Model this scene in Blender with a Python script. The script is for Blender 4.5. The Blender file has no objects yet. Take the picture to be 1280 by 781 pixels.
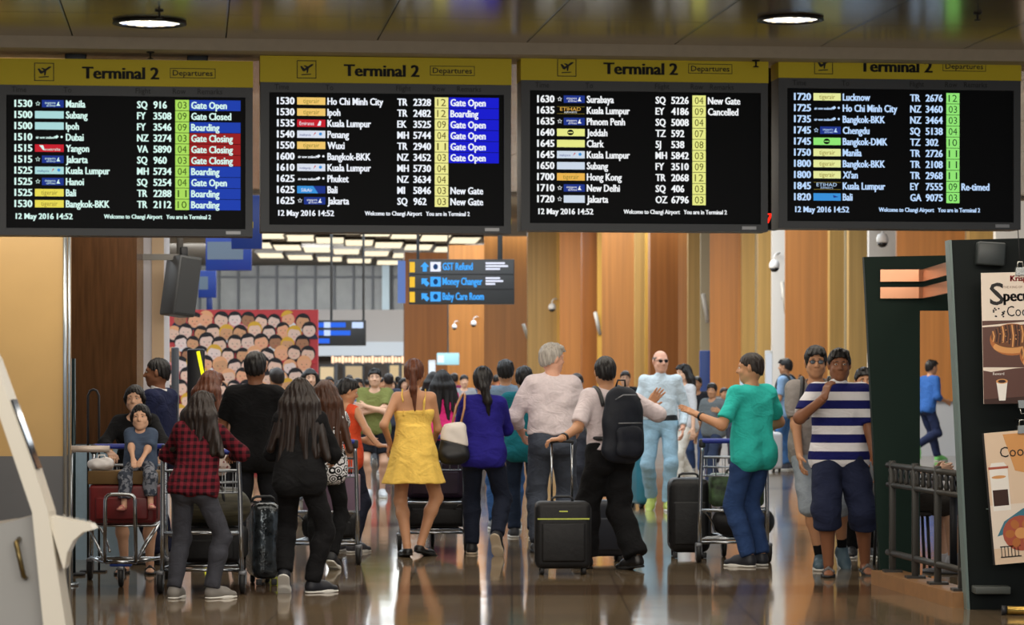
import bpy, bmesh, math, random
import numpy as np
from mathutils import Vector, Matrix

# ------------------------------------------------------------------ camera, world, lights, exposure
SC = bpy.context.scene
COL = SC.collection
PI = math.pi
F = 3400.0          # focal length in pixels of the 1280 px wide frame
HOR = 468.0         # image row of the horizon
CAMZ = 1.52         # eye height

def X(px, d): return (px - 640.0) / F * d
def Z(py, d): return CAMZ - (py - HOR) / F * d
def ground(py): return CAMZ * F / (py - HOR)

cam = bpy.data.cameras.new('camera')
camo = bpy.data.objects.new('camera', cam); COL.objects.link(camo)
camo.location = (0, 0, CAMZ); camo.rotation_euler = (PI/2, 0, 0)
cam.sensor_width = 36.0; cam.lens = F*36.0/1280.0
cam.shift_y = (HOR - 390.5)/1280.0
cam.clip_start = 0.5; cam.clip_end = 400
cam.dof.use_dof = True; cam.dof.focus_distance = 17.0; cam.dof.aperture_fstop = 5.6
SC.camera = camo

world = bpy.data.worlds.new('world'); SC.world = world
world.use_nodes = True
wb = world.node_tree.nodes['Background']
wb.inputs[0].default_value = (0.80, 0.88, 1.0, 1); wb.inputs[1].default_value = 0.4

SC.view_settings.view_transform = 'Standard'; SC.view_settings.look = 'None'
SC.view_settings.exposure = 0.0; SC.view_settings.gamma = 1.0
SC.view_settings.use_curve_mapping = False

def area(name, loc, size, power, col=(1, 1, 1), rot=(0, 0, 0)):
    l = bpy.data.lights.new(name, 'AREA'); l.shape = 'RECTANGLE'
    l.size, l.size_y = size; l.energy = power; l.color = col
    o = bpy.data.objects.new(name, l); COL.objects.link(o); o.location = loc; o.rotation_euler = rot
    return o
# daylight that falls through the hall's roof, bay after bay
for yy, pw in ((31, 620), (43, 700), (56, 800), (70, 900), (86, 1000), (103, 1100)):
    area('skylight_and_fill_light', (-1.5, yy, 6.05), (15, 7), pw*1.55, (0.86, 0.94, 1.0))
area('skylight_and_fill_light', (-12, 40, 6.0), (6, 24), 1300, (0.9, 0.96, 1.0))
# warm lamps that wash the timber wall
for xx, yy in ((8.6, 34), (5.0, 46), (2.0, 58), (-1.2, 74)):
    area('wall_wash_light', (xx, yy, 5.9), (4, 4), 420, (1.0, 0.86, 0.66), (0.0, math.radians(-28), 0))
# lamps of the low ceiling plus added unseen fills, in front of and behind the boards
area('concourse_and_fill_light', (0, 2.0, 3.6), (9, 3.0), 420, (1.0, 0.94, 0.84), (math.radians(42), 0, 0))  # unseen fill added near the camera, aimed forward to brighten the board fronts
area('concourse_and_fill_light', (0, 8.5, 3.05), (7, 2.0), 120, (1.0, 0.93, 0.82))
area('concourse_and_fill_light', (0, 15.2, 3.0), (7.5, 1.0), 190, (1.0, 0.93, 0.84), (math.radians(48), 0, 0))  # added fill, tilted forward to light faces and backs from the front
area('concourse_and_fill_light', (0, 18.0, 3.05), (7.5, 1.6), 90, (1.0, 0.92, 0.80))
area('skylight_and_fill_light', (0, 25.2, 5.6), (14, 3), 380, (0.92, 0.96, 1.0), (math.radians(52), 0, 0))  # added fill under the hall roof, brightens the camera-facing side of walkers
area('skylight_and_fill_light', (-8, 98, 5.8), (16, 4), 3600, (0.95, 0.97, 1.0), (math.radians(58), 0, 0))  # added fill aimed at the far end to brighten bulkhead and gallery
area('concourse_and_fill_light', (0, 21.6, 3.05), (7.5, 1.6), 110, (1.0, 0.93, 0.82))
area('concourse_and_fill_light', (-4.2, 15.2, 2.95), (2.4, 0.5), 22, (1.0, 0.83, 0.55), (math.radians(25), 0, 0))

# ------------------------------------------------------------------ materials
def lin(c):
    out = []
    for v in c[:3]:
        v = v/255.0
        out.append(v/12.92 if v <= 0.04045 else ((v+0.055)/1.055)**2.4)
    return tuple(out)
_M = {}
class NT:
    def __init__(s, name):
        s.m = bpy.data.materials.new(name); s.m.use_nodes = True
        s.t = s.m.node_tree; s.b = s.t.nodes['Principled BSDF']
    def n(s, typ, **kw):
        nd = s.t.nodes.new(typ)
        for k, v in kw.items():
            if k.startswith('i'): nd.inputs[int(k[1:])].default_value = v
            else: setattr(nd, k, v)
        return nd
    def l(s, a, b): s.t.links.new(a, b)
    def math(s, op, a, b=None):
        nd = s.t.nodes.new('ShaderNodeMath'); nd.operation = op
        for i, v in enumerate((a, b)):
            if v is None: continue
            if isinstance(v, (int, float)): nd.inputs[i].default_value = v
            else: s.l(v, nd.inputs[i])
        return nd.outputs[0]
    def mix(s, f, c1, c2):
        nd = s.t.nodes.new('ShaderNodeMix'); nd.data_type = 'RGBA'
        if isinstance(f, (int, float)): nd.inputs[0].default_value = f
        else: s.l(f, nd.inputs[0])
        for i, c in ((6, c1), (7, c2)):
            if isinstance(c, tuple): nd.inputs[i].default_value = c[:3] + (1,)
            else: s.l(c, nd.inputs[i])
        return nd.outputs[2]
    def xyz(s):
        tc = s.n('ShaderNodeTexCoord'); sp = s.n('ShaderNodeSeparateXYZ'); s.l(tc.outputs['Object'], sp.inputs[0])
        return tc.outputs['Object'], sp.outputs[0], sp.outputs[1], sp.outputs[2]
def mat(name, c, rough=0.5, metal=0.0, var=0.0, scale=20.0, spec=0.5, bump=0.0, emit=0.0, stretch=None, coat=0.0):
    if name in _M: return _M[name]
    t = NT(name); b = t.b
    L = lin(c)
    b.inputs['Base Color'].default_value = L + (1,)
    b.inputs['Roughness'].default_value = rough; b.inputs['Metallic'].default_value = metal
    b.inputs['Specular IOR Level'].default_value = spec
    if coat: b.inputs['Coat Weight'].default_value = coat
    if emit:
        b.inputs['Emission Color'].default_value = L + (1,); b.inputs['Emission Strength'].default_value = emit
    if var or bump:
        tc = t.n('ShaderNodeTexCoord'); mp = t.n('ShaderNodeMapping')
        if stretch: mp.inputs['Scale'].default_value = stretch
        t.l(tc.outputs['Object'], mp.inputs[0])
        nz = t.n('ShaderNodeTexNoise'); nz.inputs['Scale'].default_value = scale; nz.inputs['Detail'].default_value = 4
        t.l(mp.outputs[0], nz.inputs['Vector'])
        if var:
            f = t.n('ShaderNodeMapRange'); f.inputs[1].default_value = .3; f.inputs[2].default_value = .7
            t.l(nz.outputs[0], f.inputs[0])
            t.l(t.mix(f.outputs[0], tuple(v*(1-var) for v in L), tuple(min(1, v*(1+var)) for v in L)), b.inputs['Base Color'])
        if bump:
            bp = t.n('ShaderNodeBump'); bp.inputs['Strength'].default_value = bump; bp.inputs['Distance'].default_value = .01
            t.l(nz.outputs[0], bp.inputs['Height']); t.l(bp.outputs[0], b.inputs['Normal'])
    _M[name] = t.m
    return t.m
def cloth(c, rough=0.9, tag=''):
    n = 'cloth_%d_%d_%d%s' % (c[0], c[1], c[2], tag)
    if n in _M: return _M[n]
    m = mat(n, c, rough, 0, .06, 45, .25)
    wrinkle(m)
    return m
def wrinkle(m, st=.38):
    t = m.node_tree; b = t.nodes['Principled BSDF']
    tc = t.nodes.new('ShaderNodeTexCoord'); mp = t.nodes.new('ShaderNodeMapping'); mp.inputs['Scale'].default_value = (1.0, 1.0, 1.5); mp.inputs['Rotation'].default_value = (.3, .5, 0)
    t.links.new(tc.outputs['Object'], mp.inputs[0])
    nz = t.nodes.new('ShaderNodeTexNoise'); nz.inputs['Scale'].default_value = 7; nz.inputs['Detail'].default_value = 2; nz.inputs['Distortion'].default_value = 1.2
    t.links.new(mp.outputs[0], nz.inputs['Vector'])
    bp = t.nodes.new('ShaderNodeBump'); bp.inputs['Strength'].default_value = st; bp.inputs['Distance'].default_value = .05
    t.links.new(nz.outputs[0], bp.inputs['Height']); t.links.new(bp.outputs[0], b.inputs['Normal'])
def glow(c, e=1.0):
    n = 'glow_%d_%d_%d_%.2f' % (c[0], c[1], c[2], e)
    if n in _M: return _M[n]
    t = NT(n); L = lin(c)
    t.b.inputs['Base Color'].default_value = (0.01, 0.01, 0.01, 1); t.b.inputs['Roughness'].default_value = .4
    t.b.inputs['Specular IOR Level'].default_value = 0.0
    t.b.inputs['Emission Color'].default_value = L + (1,); t.b.inputs['Emission Strength'].default_value = e
    _M[n] = t.m
    return t.m

# ------------------------------------------------------------------ object helpers
def prop(o, label=None, cat=None, group=None, kind=None):
    if label: o['label'] = label
    if cat: o['category'] = cat
    if group: o['group'] = group
    if kind: o['kind'] = kind
    return o
def thing(name, label, cat, loc=(0, 0, 0), rz=0.0, group=None):
    o = bpy.data.objects.new(name, None); COL.objects.link(o)
    o.empty_display_size = .2
    o.location = loc; o.rotation_euler = (0, 0, rz)
    return prop(o, label, cat, group)
def link(name, me, parent=None, mats=(), smooth=False):
    for m in mats: me.materials.append(m)
    if smooth: me.polygons.foreach_set('use_smooth', [True]*len(me.polygons))
    o = bpy.data.objects.new(name, me); COL.objects.link(o)
    if parent is not None: o.parent = parent
    return o
_txt = {}
def text_geo(s, off=0.0):
    """flat outline text as vertices and faces, cap height 1, left aligned at the origin"""
    key = (s, off)
    if key in _txt: return _txt[key]
    cu = bpy.data.curves.new('t', 'FONT'); cu.body = s; cu.size = 1.0; cu.resolution_u = 2; cu.offset = off
    cu.fill_mode = 'FRONT'
    o = bpy.data.objects.new('t', cu); COL.objects.link(o)
    bpy.context.view_layer.update()
    me = o.to_mesh()
    V = np.array([v.co[:] for v in me.vertices]) if len(me.vertices) else np.zeros((0, 3))
    Fc = [tuple(p.vertices) for p in me.polygons]
    o.to_mesh_clear(); bpy.data.objects.remove(o); bpy.data.curves.remove(cu)
    if len(V): V = V/0.69
    _txt[key] = (V, Fc)
    return _txt[key]

class MB:
    """collects shapes into one mesh"""
    def __init__(s): s.bm = bmesh.new()
    def _fin(s, vs, m, R=None, T=None, smooth=False):
        if R is not None:
            for v in vs: v.co = R @ v.co
        if T is not None:
            for v in vs: v.co = v.co + Vector(T)
        fs = set()
        for v in vs: fs.update(v.link_faces)
        for f in fs: f.material_index = m; f.smooth = smooth
        return vs
    def box(s, c, d, m=0, bev=0.0, R=None, seg=2):
        r = bmesh.ops.create_cube(s.bm, size=1.0); vs = r['verts']
        for v in vs: v.co = Vector((v.co.x*d[0], v.co.y*d[1], v.co.z*d[2]))
        if bev > 0:
            es = set()
            for v in vs: es.update(v.link_edges)
            rr = bmesh.ops.bevel(s.bm, geom=list(es), offset=min(bev, min(d)*.49), segments=seg, profile=.5, affect='EDGES')
            vs = list({v for f in rr['faces'] for v in f.verts} | {v for v in vs if v.is_valid})
        s._fin(vs, m, R, c, bev > 0 and seg > 1)
        return s
    def mesh(s, V, Fc, m=0, smooth=False):
        vs = [s.bm.verts.new(v) for v in V]
        for f in Fc:
            try:
                q = s.bm.faces.new([vs[i] for i in f]); q.material_index = m; q.smooth = smooth
            except ValueError: pass
        return s
    def tube(s, pts, r, m=0, n=8, closed=False):
        P = [Vector(p) for p in pts]; N = len(P); rings = []
        up = None
        for i, p in enumerate(P):
            if closed: t = (P[(i+1) % N] - P[i-1]).normalized()
            elif i == 0: t = (P[1]-P[0]).normalized()
            elif i == N-1: t = (P[-1]-P[-2]).normalized()
            else: t = ((P[i+1]-p).normalized() + (p-P[i-1]).normalized()).normalized()
            if up is None: up = Vector((0, 0, 1)) if abs(t.z) < .9 else Vector((1, 0, 0))
            u = up - t*up.dot(t)
            if u.length < 1e-5: u = t.orthogonal()
            u.normalize(); up = u
            w = t.cross(u)
            rr = r[i] if isinstance(r, (list, tuple)) else r
            rings.append([s.bm.verts.new(p + u*(rr*math.cos(2*PI*k/n)) + w*(rr*math.sin(2*PI*k/n))) for k in range(n)])
        for i in range(N if closed else N-1):
            a, b = rings[i], rings[(i+1) % N]
            for k in range(n):
                f = s.bm.faces.new((a[k], a[(k+1) % n], b[(k+1) % n], b[k])); f.material_index = m; f.smooth = True
        if not closed:
            for rg, rev in ((rings[0], True), (rings[-1], False)):
                f = s.bm.faces.new(rg[::-1] if rev else rg); f.material_index = m
        return s
    def cyl(s, a, b, r1, r2=None, m=0, n=20):
        return s.tube([a, b], [r1, r1 if r2 is None else r2], m, n)
    def lathe(s, prof, c=(0, 0, 0), axis='z', m=0, n=24, caps=True):
        rings = []
        for (r, h) in prof:
            ring = []
            for k in range(n):
                a = 2*PI*k/n; x, y = r*math.cos(a), r*math.sin(a)
                v = (x, y, h) if axis == 'z' else ((h, x, y) if axis == 'x' else (x, h, y))
                ring.append(s.bm.verts.new((v[0]+c[0], v[1]+c[1], v[2]+c[2])))
            rings.append(ring)
        for a, b in zip(rings[:-1], rings[1:]):
            for k in range(n):
                f = s.bm.faces.new((a[k], a[(k+1) % n], b[(k+1) % n], b[k])); f.material_index = m; f.smooth = True
        for rg in ((rings[0], rings[-1]) if caps else ()):
            f = s.bm.faces.new(rg); f.material_index = m
        return s
    def prism(s, poly, axis, h0, h1, m=0):
        """polygon in the plane across the axis, extruded from h0 to h1"""
        def co(p, h): return {'y': (p[0], h, p[1]), 'x': (h, p[0], p[1]), 'z': (p[0], p[1], h)}[axis]
        A = [s.bm.verts.new(co(p, h0)) for p in poly]; B = [s.bm.verts.new(co(p, h1)) for p in poly]
        n = len(poly)
        for f in ([A[i] for i in range(n)], [B[i] for i in range(n)][::-1]):
            q = s.bm.faces.new(f); q.material_index = m
        for i in range(n):
            q = s.bm.faces.new((A[i], A[(i+1) % n], B[(i+1) % n], B[i])); q.material_index = m
        return s
    def flat(s, poly, y, m=0):
        """thin print in the x-z plane, facing -y"""
        q = s.bm.faces.new([s.bm.verts.new((p[0], y, p[1])) for p in poly]); q.material_index = m
        return s
    def rect(s, x0, z0, x1, z1, y, m=0): return s.flat([(x0, z0), (x1, z0), (x1, z1), (x0, z1)], y, m)
    def disc(s, x, z, rx, rz, y, m=0, a0=0, a1=2*PI, n=20, rot=0):
        pts = []
        for k in range(n + (0 if a1-a0 > 6.28 else 1)):
            a = a0 + (a1-a0)*k/n
            u, w = rx*math.cos(a), rz*math.sin(a)
            pts.append((x + u*math.cos(rot) - w*math.sin(rot), z + u*math.sin(rot) + w*math.cos(rot)))
        return s.flat(pts, y, m)
    def text(s, st, x, z, cap, y, m=0, width=None, sx=1.0, off=0.0, right=False, R=None):
        bold = .055 if off > .012 else 0.0        # heavier strokes: the outline set three times, a hair apart
        if bold:
            V, Fc = text_geo(st, .008)
            V = np.concatenate([V+np.array([e*bold, 0, 0]) for e in (-1, 0, 1)]); n0 = len(V)//3
            Fc = [tuple(i+n0*j for i in f) for j in range(3) for f in Fc]
        else: V, Fc = text_geo(st, off)
        if not len(V): return s
        V = V.copy(); x0, x1 = V[:, 0].min(), V[:, 0].max()
        k = cap*sx if width is None else width/(x1-x0)
        xs = (V[:, 0]-x0)*k
        if right: xs = xs - (x1-x0)*k
        pts = [(x+a, y, z+b*cap) for a, b in zip(xs, V[:, 1])]
        return s.mesh(pts, Fc, m)
    def build(s, name, mats, parent=None, fix=True):
        if fix: bmesh.ops.recalc_face_normals(s.bm, faces=s.bm.faces[:])
        me = bpy.data.meshes.new(name); s.bm.to_mesh(me); s.bm.free()
        return link(name, me, parent, mats if isinstance(mats, (list, tuple)) else [mats])
def arc(c, r, a0, a1, n, plane='xz', o=0.0):
    out = []
    for k in range(n+1):
        a = a0 + (a1-a0)*k/n
        u, w = c[0]+r*math.cos(a), c[1]+r*math.sin(a)
        out.append({'xz': (u, o, w), 'yz': (o, u, w), 'xy': (u, w, o)}[plane])
    return out
def struct(o, name=None): o['kind'] = 'structure'; return o
# ------------------------------------------------------------------ the setting
TH = math.radians(6.7)      # the concourse runs a little to the left of the view
def room(u, v): return (u*math.cos(TH) - v*math.sin(TH), u*math.sin(TH) + v*math.cos(TH))
CEIL = 3.10
HALLZ = 6.2

def floor_mat():
    t = NT('polished_granite'); b = t.b
    vec, x, y, z = t.xyz()
    nz = t.n('ShaderNodeTexNoise'); nz.inputs['Scale'].default_value = 55; nz.inputs['Detail'].default_value = 6
    t.l(vec, nz.inputs['Vector'])
    nl = t.n('ShaderNodeTexNoise'); nl.inputs['Scale'].default_value = .55
    t.l(vec, nl.inputs['Vector'])
    c = t.mix(nz.outputs[0], lin((92, 78, 60)), lin((142, 122, 96)))
    # a tile tone per slab
    br = t.n('ShaderNodeTexBrick'); br.offset = 0.0
    br.inputs['Scale'].default_value = 1.0; br.inputs['Mortar Size'].default_value = .006
    br.inputs['Brick Width'].default_value = .75; br.inputs['Row Height'].default_value = .75
    br.inputs['Color1'].default_value = (.82, .82, .82, 1); br.inputs['Color2'].default_value = (1.1, 1.08, 1.05, 1)
    br.inputs['Mortar'].default_value = (.45, .42, .4, 1)
    t.l(vec, br.inputs['Vector'])
    mm = t.n('ShaderNodeMix'); mm.data_type = 'RGBA'; mm.blend_type = 'MULTIPLY'; mm.inputs[0].default_value = 1
    t.l(c, mm.inputs[6]); t.l(br.outputs[0], mm.inputs[7])
    # darker border courses across the concourse
    f = None
    for y0, y1 in ((18.75, 19.65), (11.0, 12.2), (27.2, 28.0), (36, 36.8)):
        g = t.math('MULTIPLY', t.math('GREATER_THAN', y, y0), t.math('LESS_THAN', y, y1))
        f = g if f is None else t.math('MAXIMUM', f, g)
    c2 = t.mix(t.math('MULTIPLY', f, .6), mm.outputs[2], lin((62, 34, 18)))
    t.l(c2, b.inputs['Base Color'])
    r = t.n('ShaderNodeMapRange'); r.inputs[3].default_value = .05; r.inputs[4].default_value = .11
    t.l(nl.outputs[0], r.inputs[0]); t.l(r.outputs[0], b.inputs['Roughness'])
    b.inputs['Specular IOR Level'].default_value = .55
    bp = t.n('ShaderNodeBump'); bp.inputs['Strength'].default_value = .07; bp.inputs['Distance'].default_value = .012
    n2 = t.n('ShaderNodeTexNoise'); n2.inputs['Scale'].default_value = 2.6; t.l(vec, n2.inputs['Vector'])
    t.l(n2.outputs[0], bp.inputs['Height']); t.l(bp.outputs[0], b.inputs['Normal'])
    return t.m
m = MB(); m.box((-2, 62, -.1), (52, 116, .2))
o = struct(m.build('floor', [floor_mat()]))

# low metal ceiling of the concourse, with panel seams cut as real gaps
met = mat('ceiling_metal', (196, 184, 160), .2, .8, .05, 3)
seam = mat('seam_dark', (16, 14, 12), .7)
edge = mat('seam_edge', (170, 175, 178), .25, 1.0)
m = MB()
us = [-.556 + .712*k for k in range(-10, 14)]
vs = [7.0, 9.6, 12.02, 12.95] + [13.9 + 1.25*k for k in range(8)] + [23.4]
g = .006
for i in range(len(us)-1):
    for j in range(len(vs)-1):
        m.box(((us[i]+us[i+1])/2, (vs[j]+vs[j+1])/2, CEIL+.02), (us[i+1]-us[i]-g, vs[j+1]-vs[j]-g, .04), 0)
m.box(((us[0]+us[-1])/2, (vs[0]+vs[-1])/2, CEIL+.11), (us[-1]-us[0], vs[-1]-vs[0], .12), 1)
for u in us[1:-1]:                                   # bright folded edge of each panel
    m.box((u-.006, (vs[0]+12.7)/2, CEIL+.001), (.008, 12.7-vs[0], .004), 2)
o = struct(m.build('ceiling', [met, seam, edge])); o.rotation_euler.z = TH
# matte beam the boards hang from
beam = mat('beam_paint', (176, 162, 138), .6, 0, .04)
m = MB(); m.box((1.4, 13.07, CEIL-.027), (14, .42, .058), 0)
o = struct(m.build('trim_1', [beam, edge])); o.rotation_euler.z = TH
# fascia where the low ceiling opens into the hall
m = MB(); m.box((1.6, 23.6, (CEIL+HALLZ)/2+.03), (20, .25, HALLZ-CEIL+.1), 0)
o = struct(m.build('wall_front', [mat('fascia', (150, 140, 126), .6)])); o.rotation_euler.z = TH

# left: beige panelled wall, steel edge, dark veneered wall, pale column
beige = mat('beige_panel', (170, 138, 86), .42, 0, .10, 1.5)
grey = mat('grey_skirt', (84, 84, 86), .5, 0, .05, 4)
d = 16.3; xr = X(79, d); zt = Z(570, d)
m = MB(); m.box(((xr-9)/2, d+.15, (zt+CEIL)/2), (9+xr, .3, CEIL-zt), 0); m.box(((xr-9)/2, d+.14, zt/2), (9+xr, .3, zt), 1)
struct(m.build('wall_left', [beige, grey]))
steel = mat('brushed_steel', (176, 184, 190), .28, .9)
m = MB()
m.cyl((xr+.012, d-.01, 0), (xr+.012, d-.01, CEIL), .012, m=0); m.cyl((xr+.034, d+.01, 0), (xr+.034, d+.01, CEIL), .009, m=0)
struct(m.build('trim_2', [steel]))
wood = mat('dark_veneer', (80, 52, 30), .22, 0, .22, 6, .5, 0, 0, (6, 6, .5))
bluegrey = mat('blue_grey_wainscot', (166, 194, 214), .3, 0, .04)  # bluish reflection on the grey wainscot is put into its base colour
d = 22.3; xa, xb = X(40, d), X(171, d)
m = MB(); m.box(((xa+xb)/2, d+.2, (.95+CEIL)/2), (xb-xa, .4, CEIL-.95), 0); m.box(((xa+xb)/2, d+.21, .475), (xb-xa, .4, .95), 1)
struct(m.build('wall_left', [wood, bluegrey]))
d = 23.1; xa, xb = X(168, d), X(205, d)
m = MB(); m.box(((xa+xb)/2, d+.2, CEIL/2), (xb-xa, .4, CEIL), 0, .02); m.box((xb-.05, d-.012, CEIL/2), (.1, .03, CEIL), 1)
struct(m.build('trim_3', [mat('pale_column', (240, 236, 240), .5), mat('cream_strip', (226, 196, 160), .5)]))

# right: tall timber panels that face the viewer in steps
def timber(name, c):
    t = NT(name); vec, x, y, z = t.xyz(); L = lin(c)
    mp = t.n('ShaderNodeMapping'); mp.inputs['Scale'].default_value = (5, 5, .12); t.l(vec, mp.inputs[0])
    nz = t.n('ShaderNodeTexNoise'); nz.inputs['Scale'].default_value = 2.2; nz.inputs['Detail'].default_value = 5; t.l(mp.outputs[0], nz.inputs['Vector'])
    f = t.n('ShaderNodeMapRange'); f.inputs[1].default_value = .32; f.inputs[2].default_value = .68; t.l(nz.outputs[0], f.inputs[0])
    t.l(t.mix(f.outputs[0], tuple(v*.85 for v in L), tuple(min(1, v*1.12) for v in L)), t.b.inputs['Base Color'])
    t.b.inputs['Roughness'].default_value = .42
    return t.m
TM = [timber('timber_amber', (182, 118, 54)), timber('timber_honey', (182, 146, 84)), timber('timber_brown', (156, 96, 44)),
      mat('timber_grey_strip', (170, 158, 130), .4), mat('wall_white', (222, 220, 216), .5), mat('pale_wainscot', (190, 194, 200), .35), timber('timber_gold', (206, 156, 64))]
def wall_d(px):     # depth of the right wall under a column of the photograph
    return 1.0/(1/52.0 + (1170-px)/530.0*(1/85.0-1/52.0))
m = MB()
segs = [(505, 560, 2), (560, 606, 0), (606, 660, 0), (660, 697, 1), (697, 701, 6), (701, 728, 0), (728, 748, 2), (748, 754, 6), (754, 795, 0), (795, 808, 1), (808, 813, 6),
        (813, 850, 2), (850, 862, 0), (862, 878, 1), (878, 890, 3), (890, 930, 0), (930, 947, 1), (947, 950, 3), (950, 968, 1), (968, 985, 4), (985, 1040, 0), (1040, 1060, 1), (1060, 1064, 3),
        (1064, 1090, 1), (1090, 1126, 4), (1126, 1212, 0), (1212, 1216, 3), (1216, 1250, 1), (1250, 1300, 4), (1300, 1420, 0), (1420, 1560, 2)]  # within one panel, gold left edge and brown right end stand for shading
top = 5.75
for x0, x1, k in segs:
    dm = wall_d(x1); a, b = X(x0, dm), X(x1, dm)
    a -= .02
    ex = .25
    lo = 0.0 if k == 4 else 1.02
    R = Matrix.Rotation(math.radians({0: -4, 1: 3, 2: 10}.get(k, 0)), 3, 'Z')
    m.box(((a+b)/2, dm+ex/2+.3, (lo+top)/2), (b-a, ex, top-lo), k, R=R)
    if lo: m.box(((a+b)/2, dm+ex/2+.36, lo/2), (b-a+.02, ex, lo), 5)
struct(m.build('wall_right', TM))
# hall roof and far end
m = MB(); m.box((-2, 72, HALLZ+.15), (46, 98, .2), 0)
struct(m.build('ceiling', [mat('roof_grey', (120, 116, 108), .7)]))
D = 118.0
glass = mat('gallery_glass_glowing', (96, 98, 92), .3, 0, .7, .5, emit=.10)  # mottled tone stands for roof reflections; faint glow added to brighten the glass
m = MB()
xl, xr_ = X(90, D), X(600, D)
z1, z2, z3 = Z(388, D), Z(445, D), Z(322, D)
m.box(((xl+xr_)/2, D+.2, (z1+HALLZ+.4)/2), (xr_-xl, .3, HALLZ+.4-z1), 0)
m.box(((xl+xr_)/2, D-.6, (z1+z2)/2+.3), (xr_-xl, 1.6, z1-z2-.6), 1)
m.box(((xl+xr_)/2, D-.9, z2+.3), (xr_-xl, 1.8, .6), 2)
m.box(((xl+xr_)/2, D+.3, z2/2), (xr_-xl, .3, z2), 3)
for px in range(250, 545, 24): m.box((X(px, D), D, (z1+z3)/2), (.10, .2, z3-z1), 4)
m.box(((xl+xr_)/2, D-.05, z3), (xr_-xl, .25, .25), 4); m.box(((xl+xr_)/2, D-.02, (z1+z3)/2+.3), (xr_-xl, .12, .1), 4)
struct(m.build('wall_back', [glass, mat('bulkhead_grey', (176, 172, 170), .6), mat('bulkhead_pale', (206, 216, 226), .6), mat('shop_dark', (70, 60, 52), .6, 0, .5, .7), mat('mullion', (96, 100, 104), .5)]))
m = MB()
m.box((X(536, 104), 104, 2.2), (.34, .34, 4.4), 0); m.box((X(482, 117), 117.2, (z1+z3)/2), (.32, .3, z3-z1), 0)
struct(m.build('trim_4', [mat('pale_blue_column', (190, 214, 226), .4)]))
# far left side of the hall
m = MB(); m.box((-17, 70, 3), (.3, 92, 6.2), 0)
struct(m.build('wall_left', [mat('hall_left_grey', (120, 116, 112), .6)]))

# lit roof coffers of the hall: each one a lamp of its own
em = glow((255, 240, 205), 1.25); cf = mat('coffer_frame', (70, 66, 60), .6)
ROWN = ('nearest', 'second', 'third', 'farthest')
for ri in range(4):
    for k in range(8):
        px = 322+37*k+(16 if ri % 2 else 0)
        yy = 83+ri*7.6+(px-340)*.045
        if yy > 115.5 or px > 612: continue
        ln = 5.4; x = X(px, yy)
        t = thing('ceiling_light', 'cream lit roof coffer, %s from the left in the %s row' % (('first', 'second', 'third', 'fourth', 'fifth', 'sixth', 'seventh', 'eighth')[k], ROWN[ri]), 'ceiling light', (x, yy, HALLZ+.05), .06, 'lit roof coffers')
        m = MB(); m.box((0, 0, -.06), (.96, ln*.80, .1), 0, .04); m.build('diffuser', [em], t)
        m = MB()
        for s in (-1, 1): m.box((s*.51, 0, -.04), (.05, ln*.84, .16), 0); m.box((0, s*ln*.42, -.04), (1.07, .05, .16), 0)
        m.build('frame', [cf], t)
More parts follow.
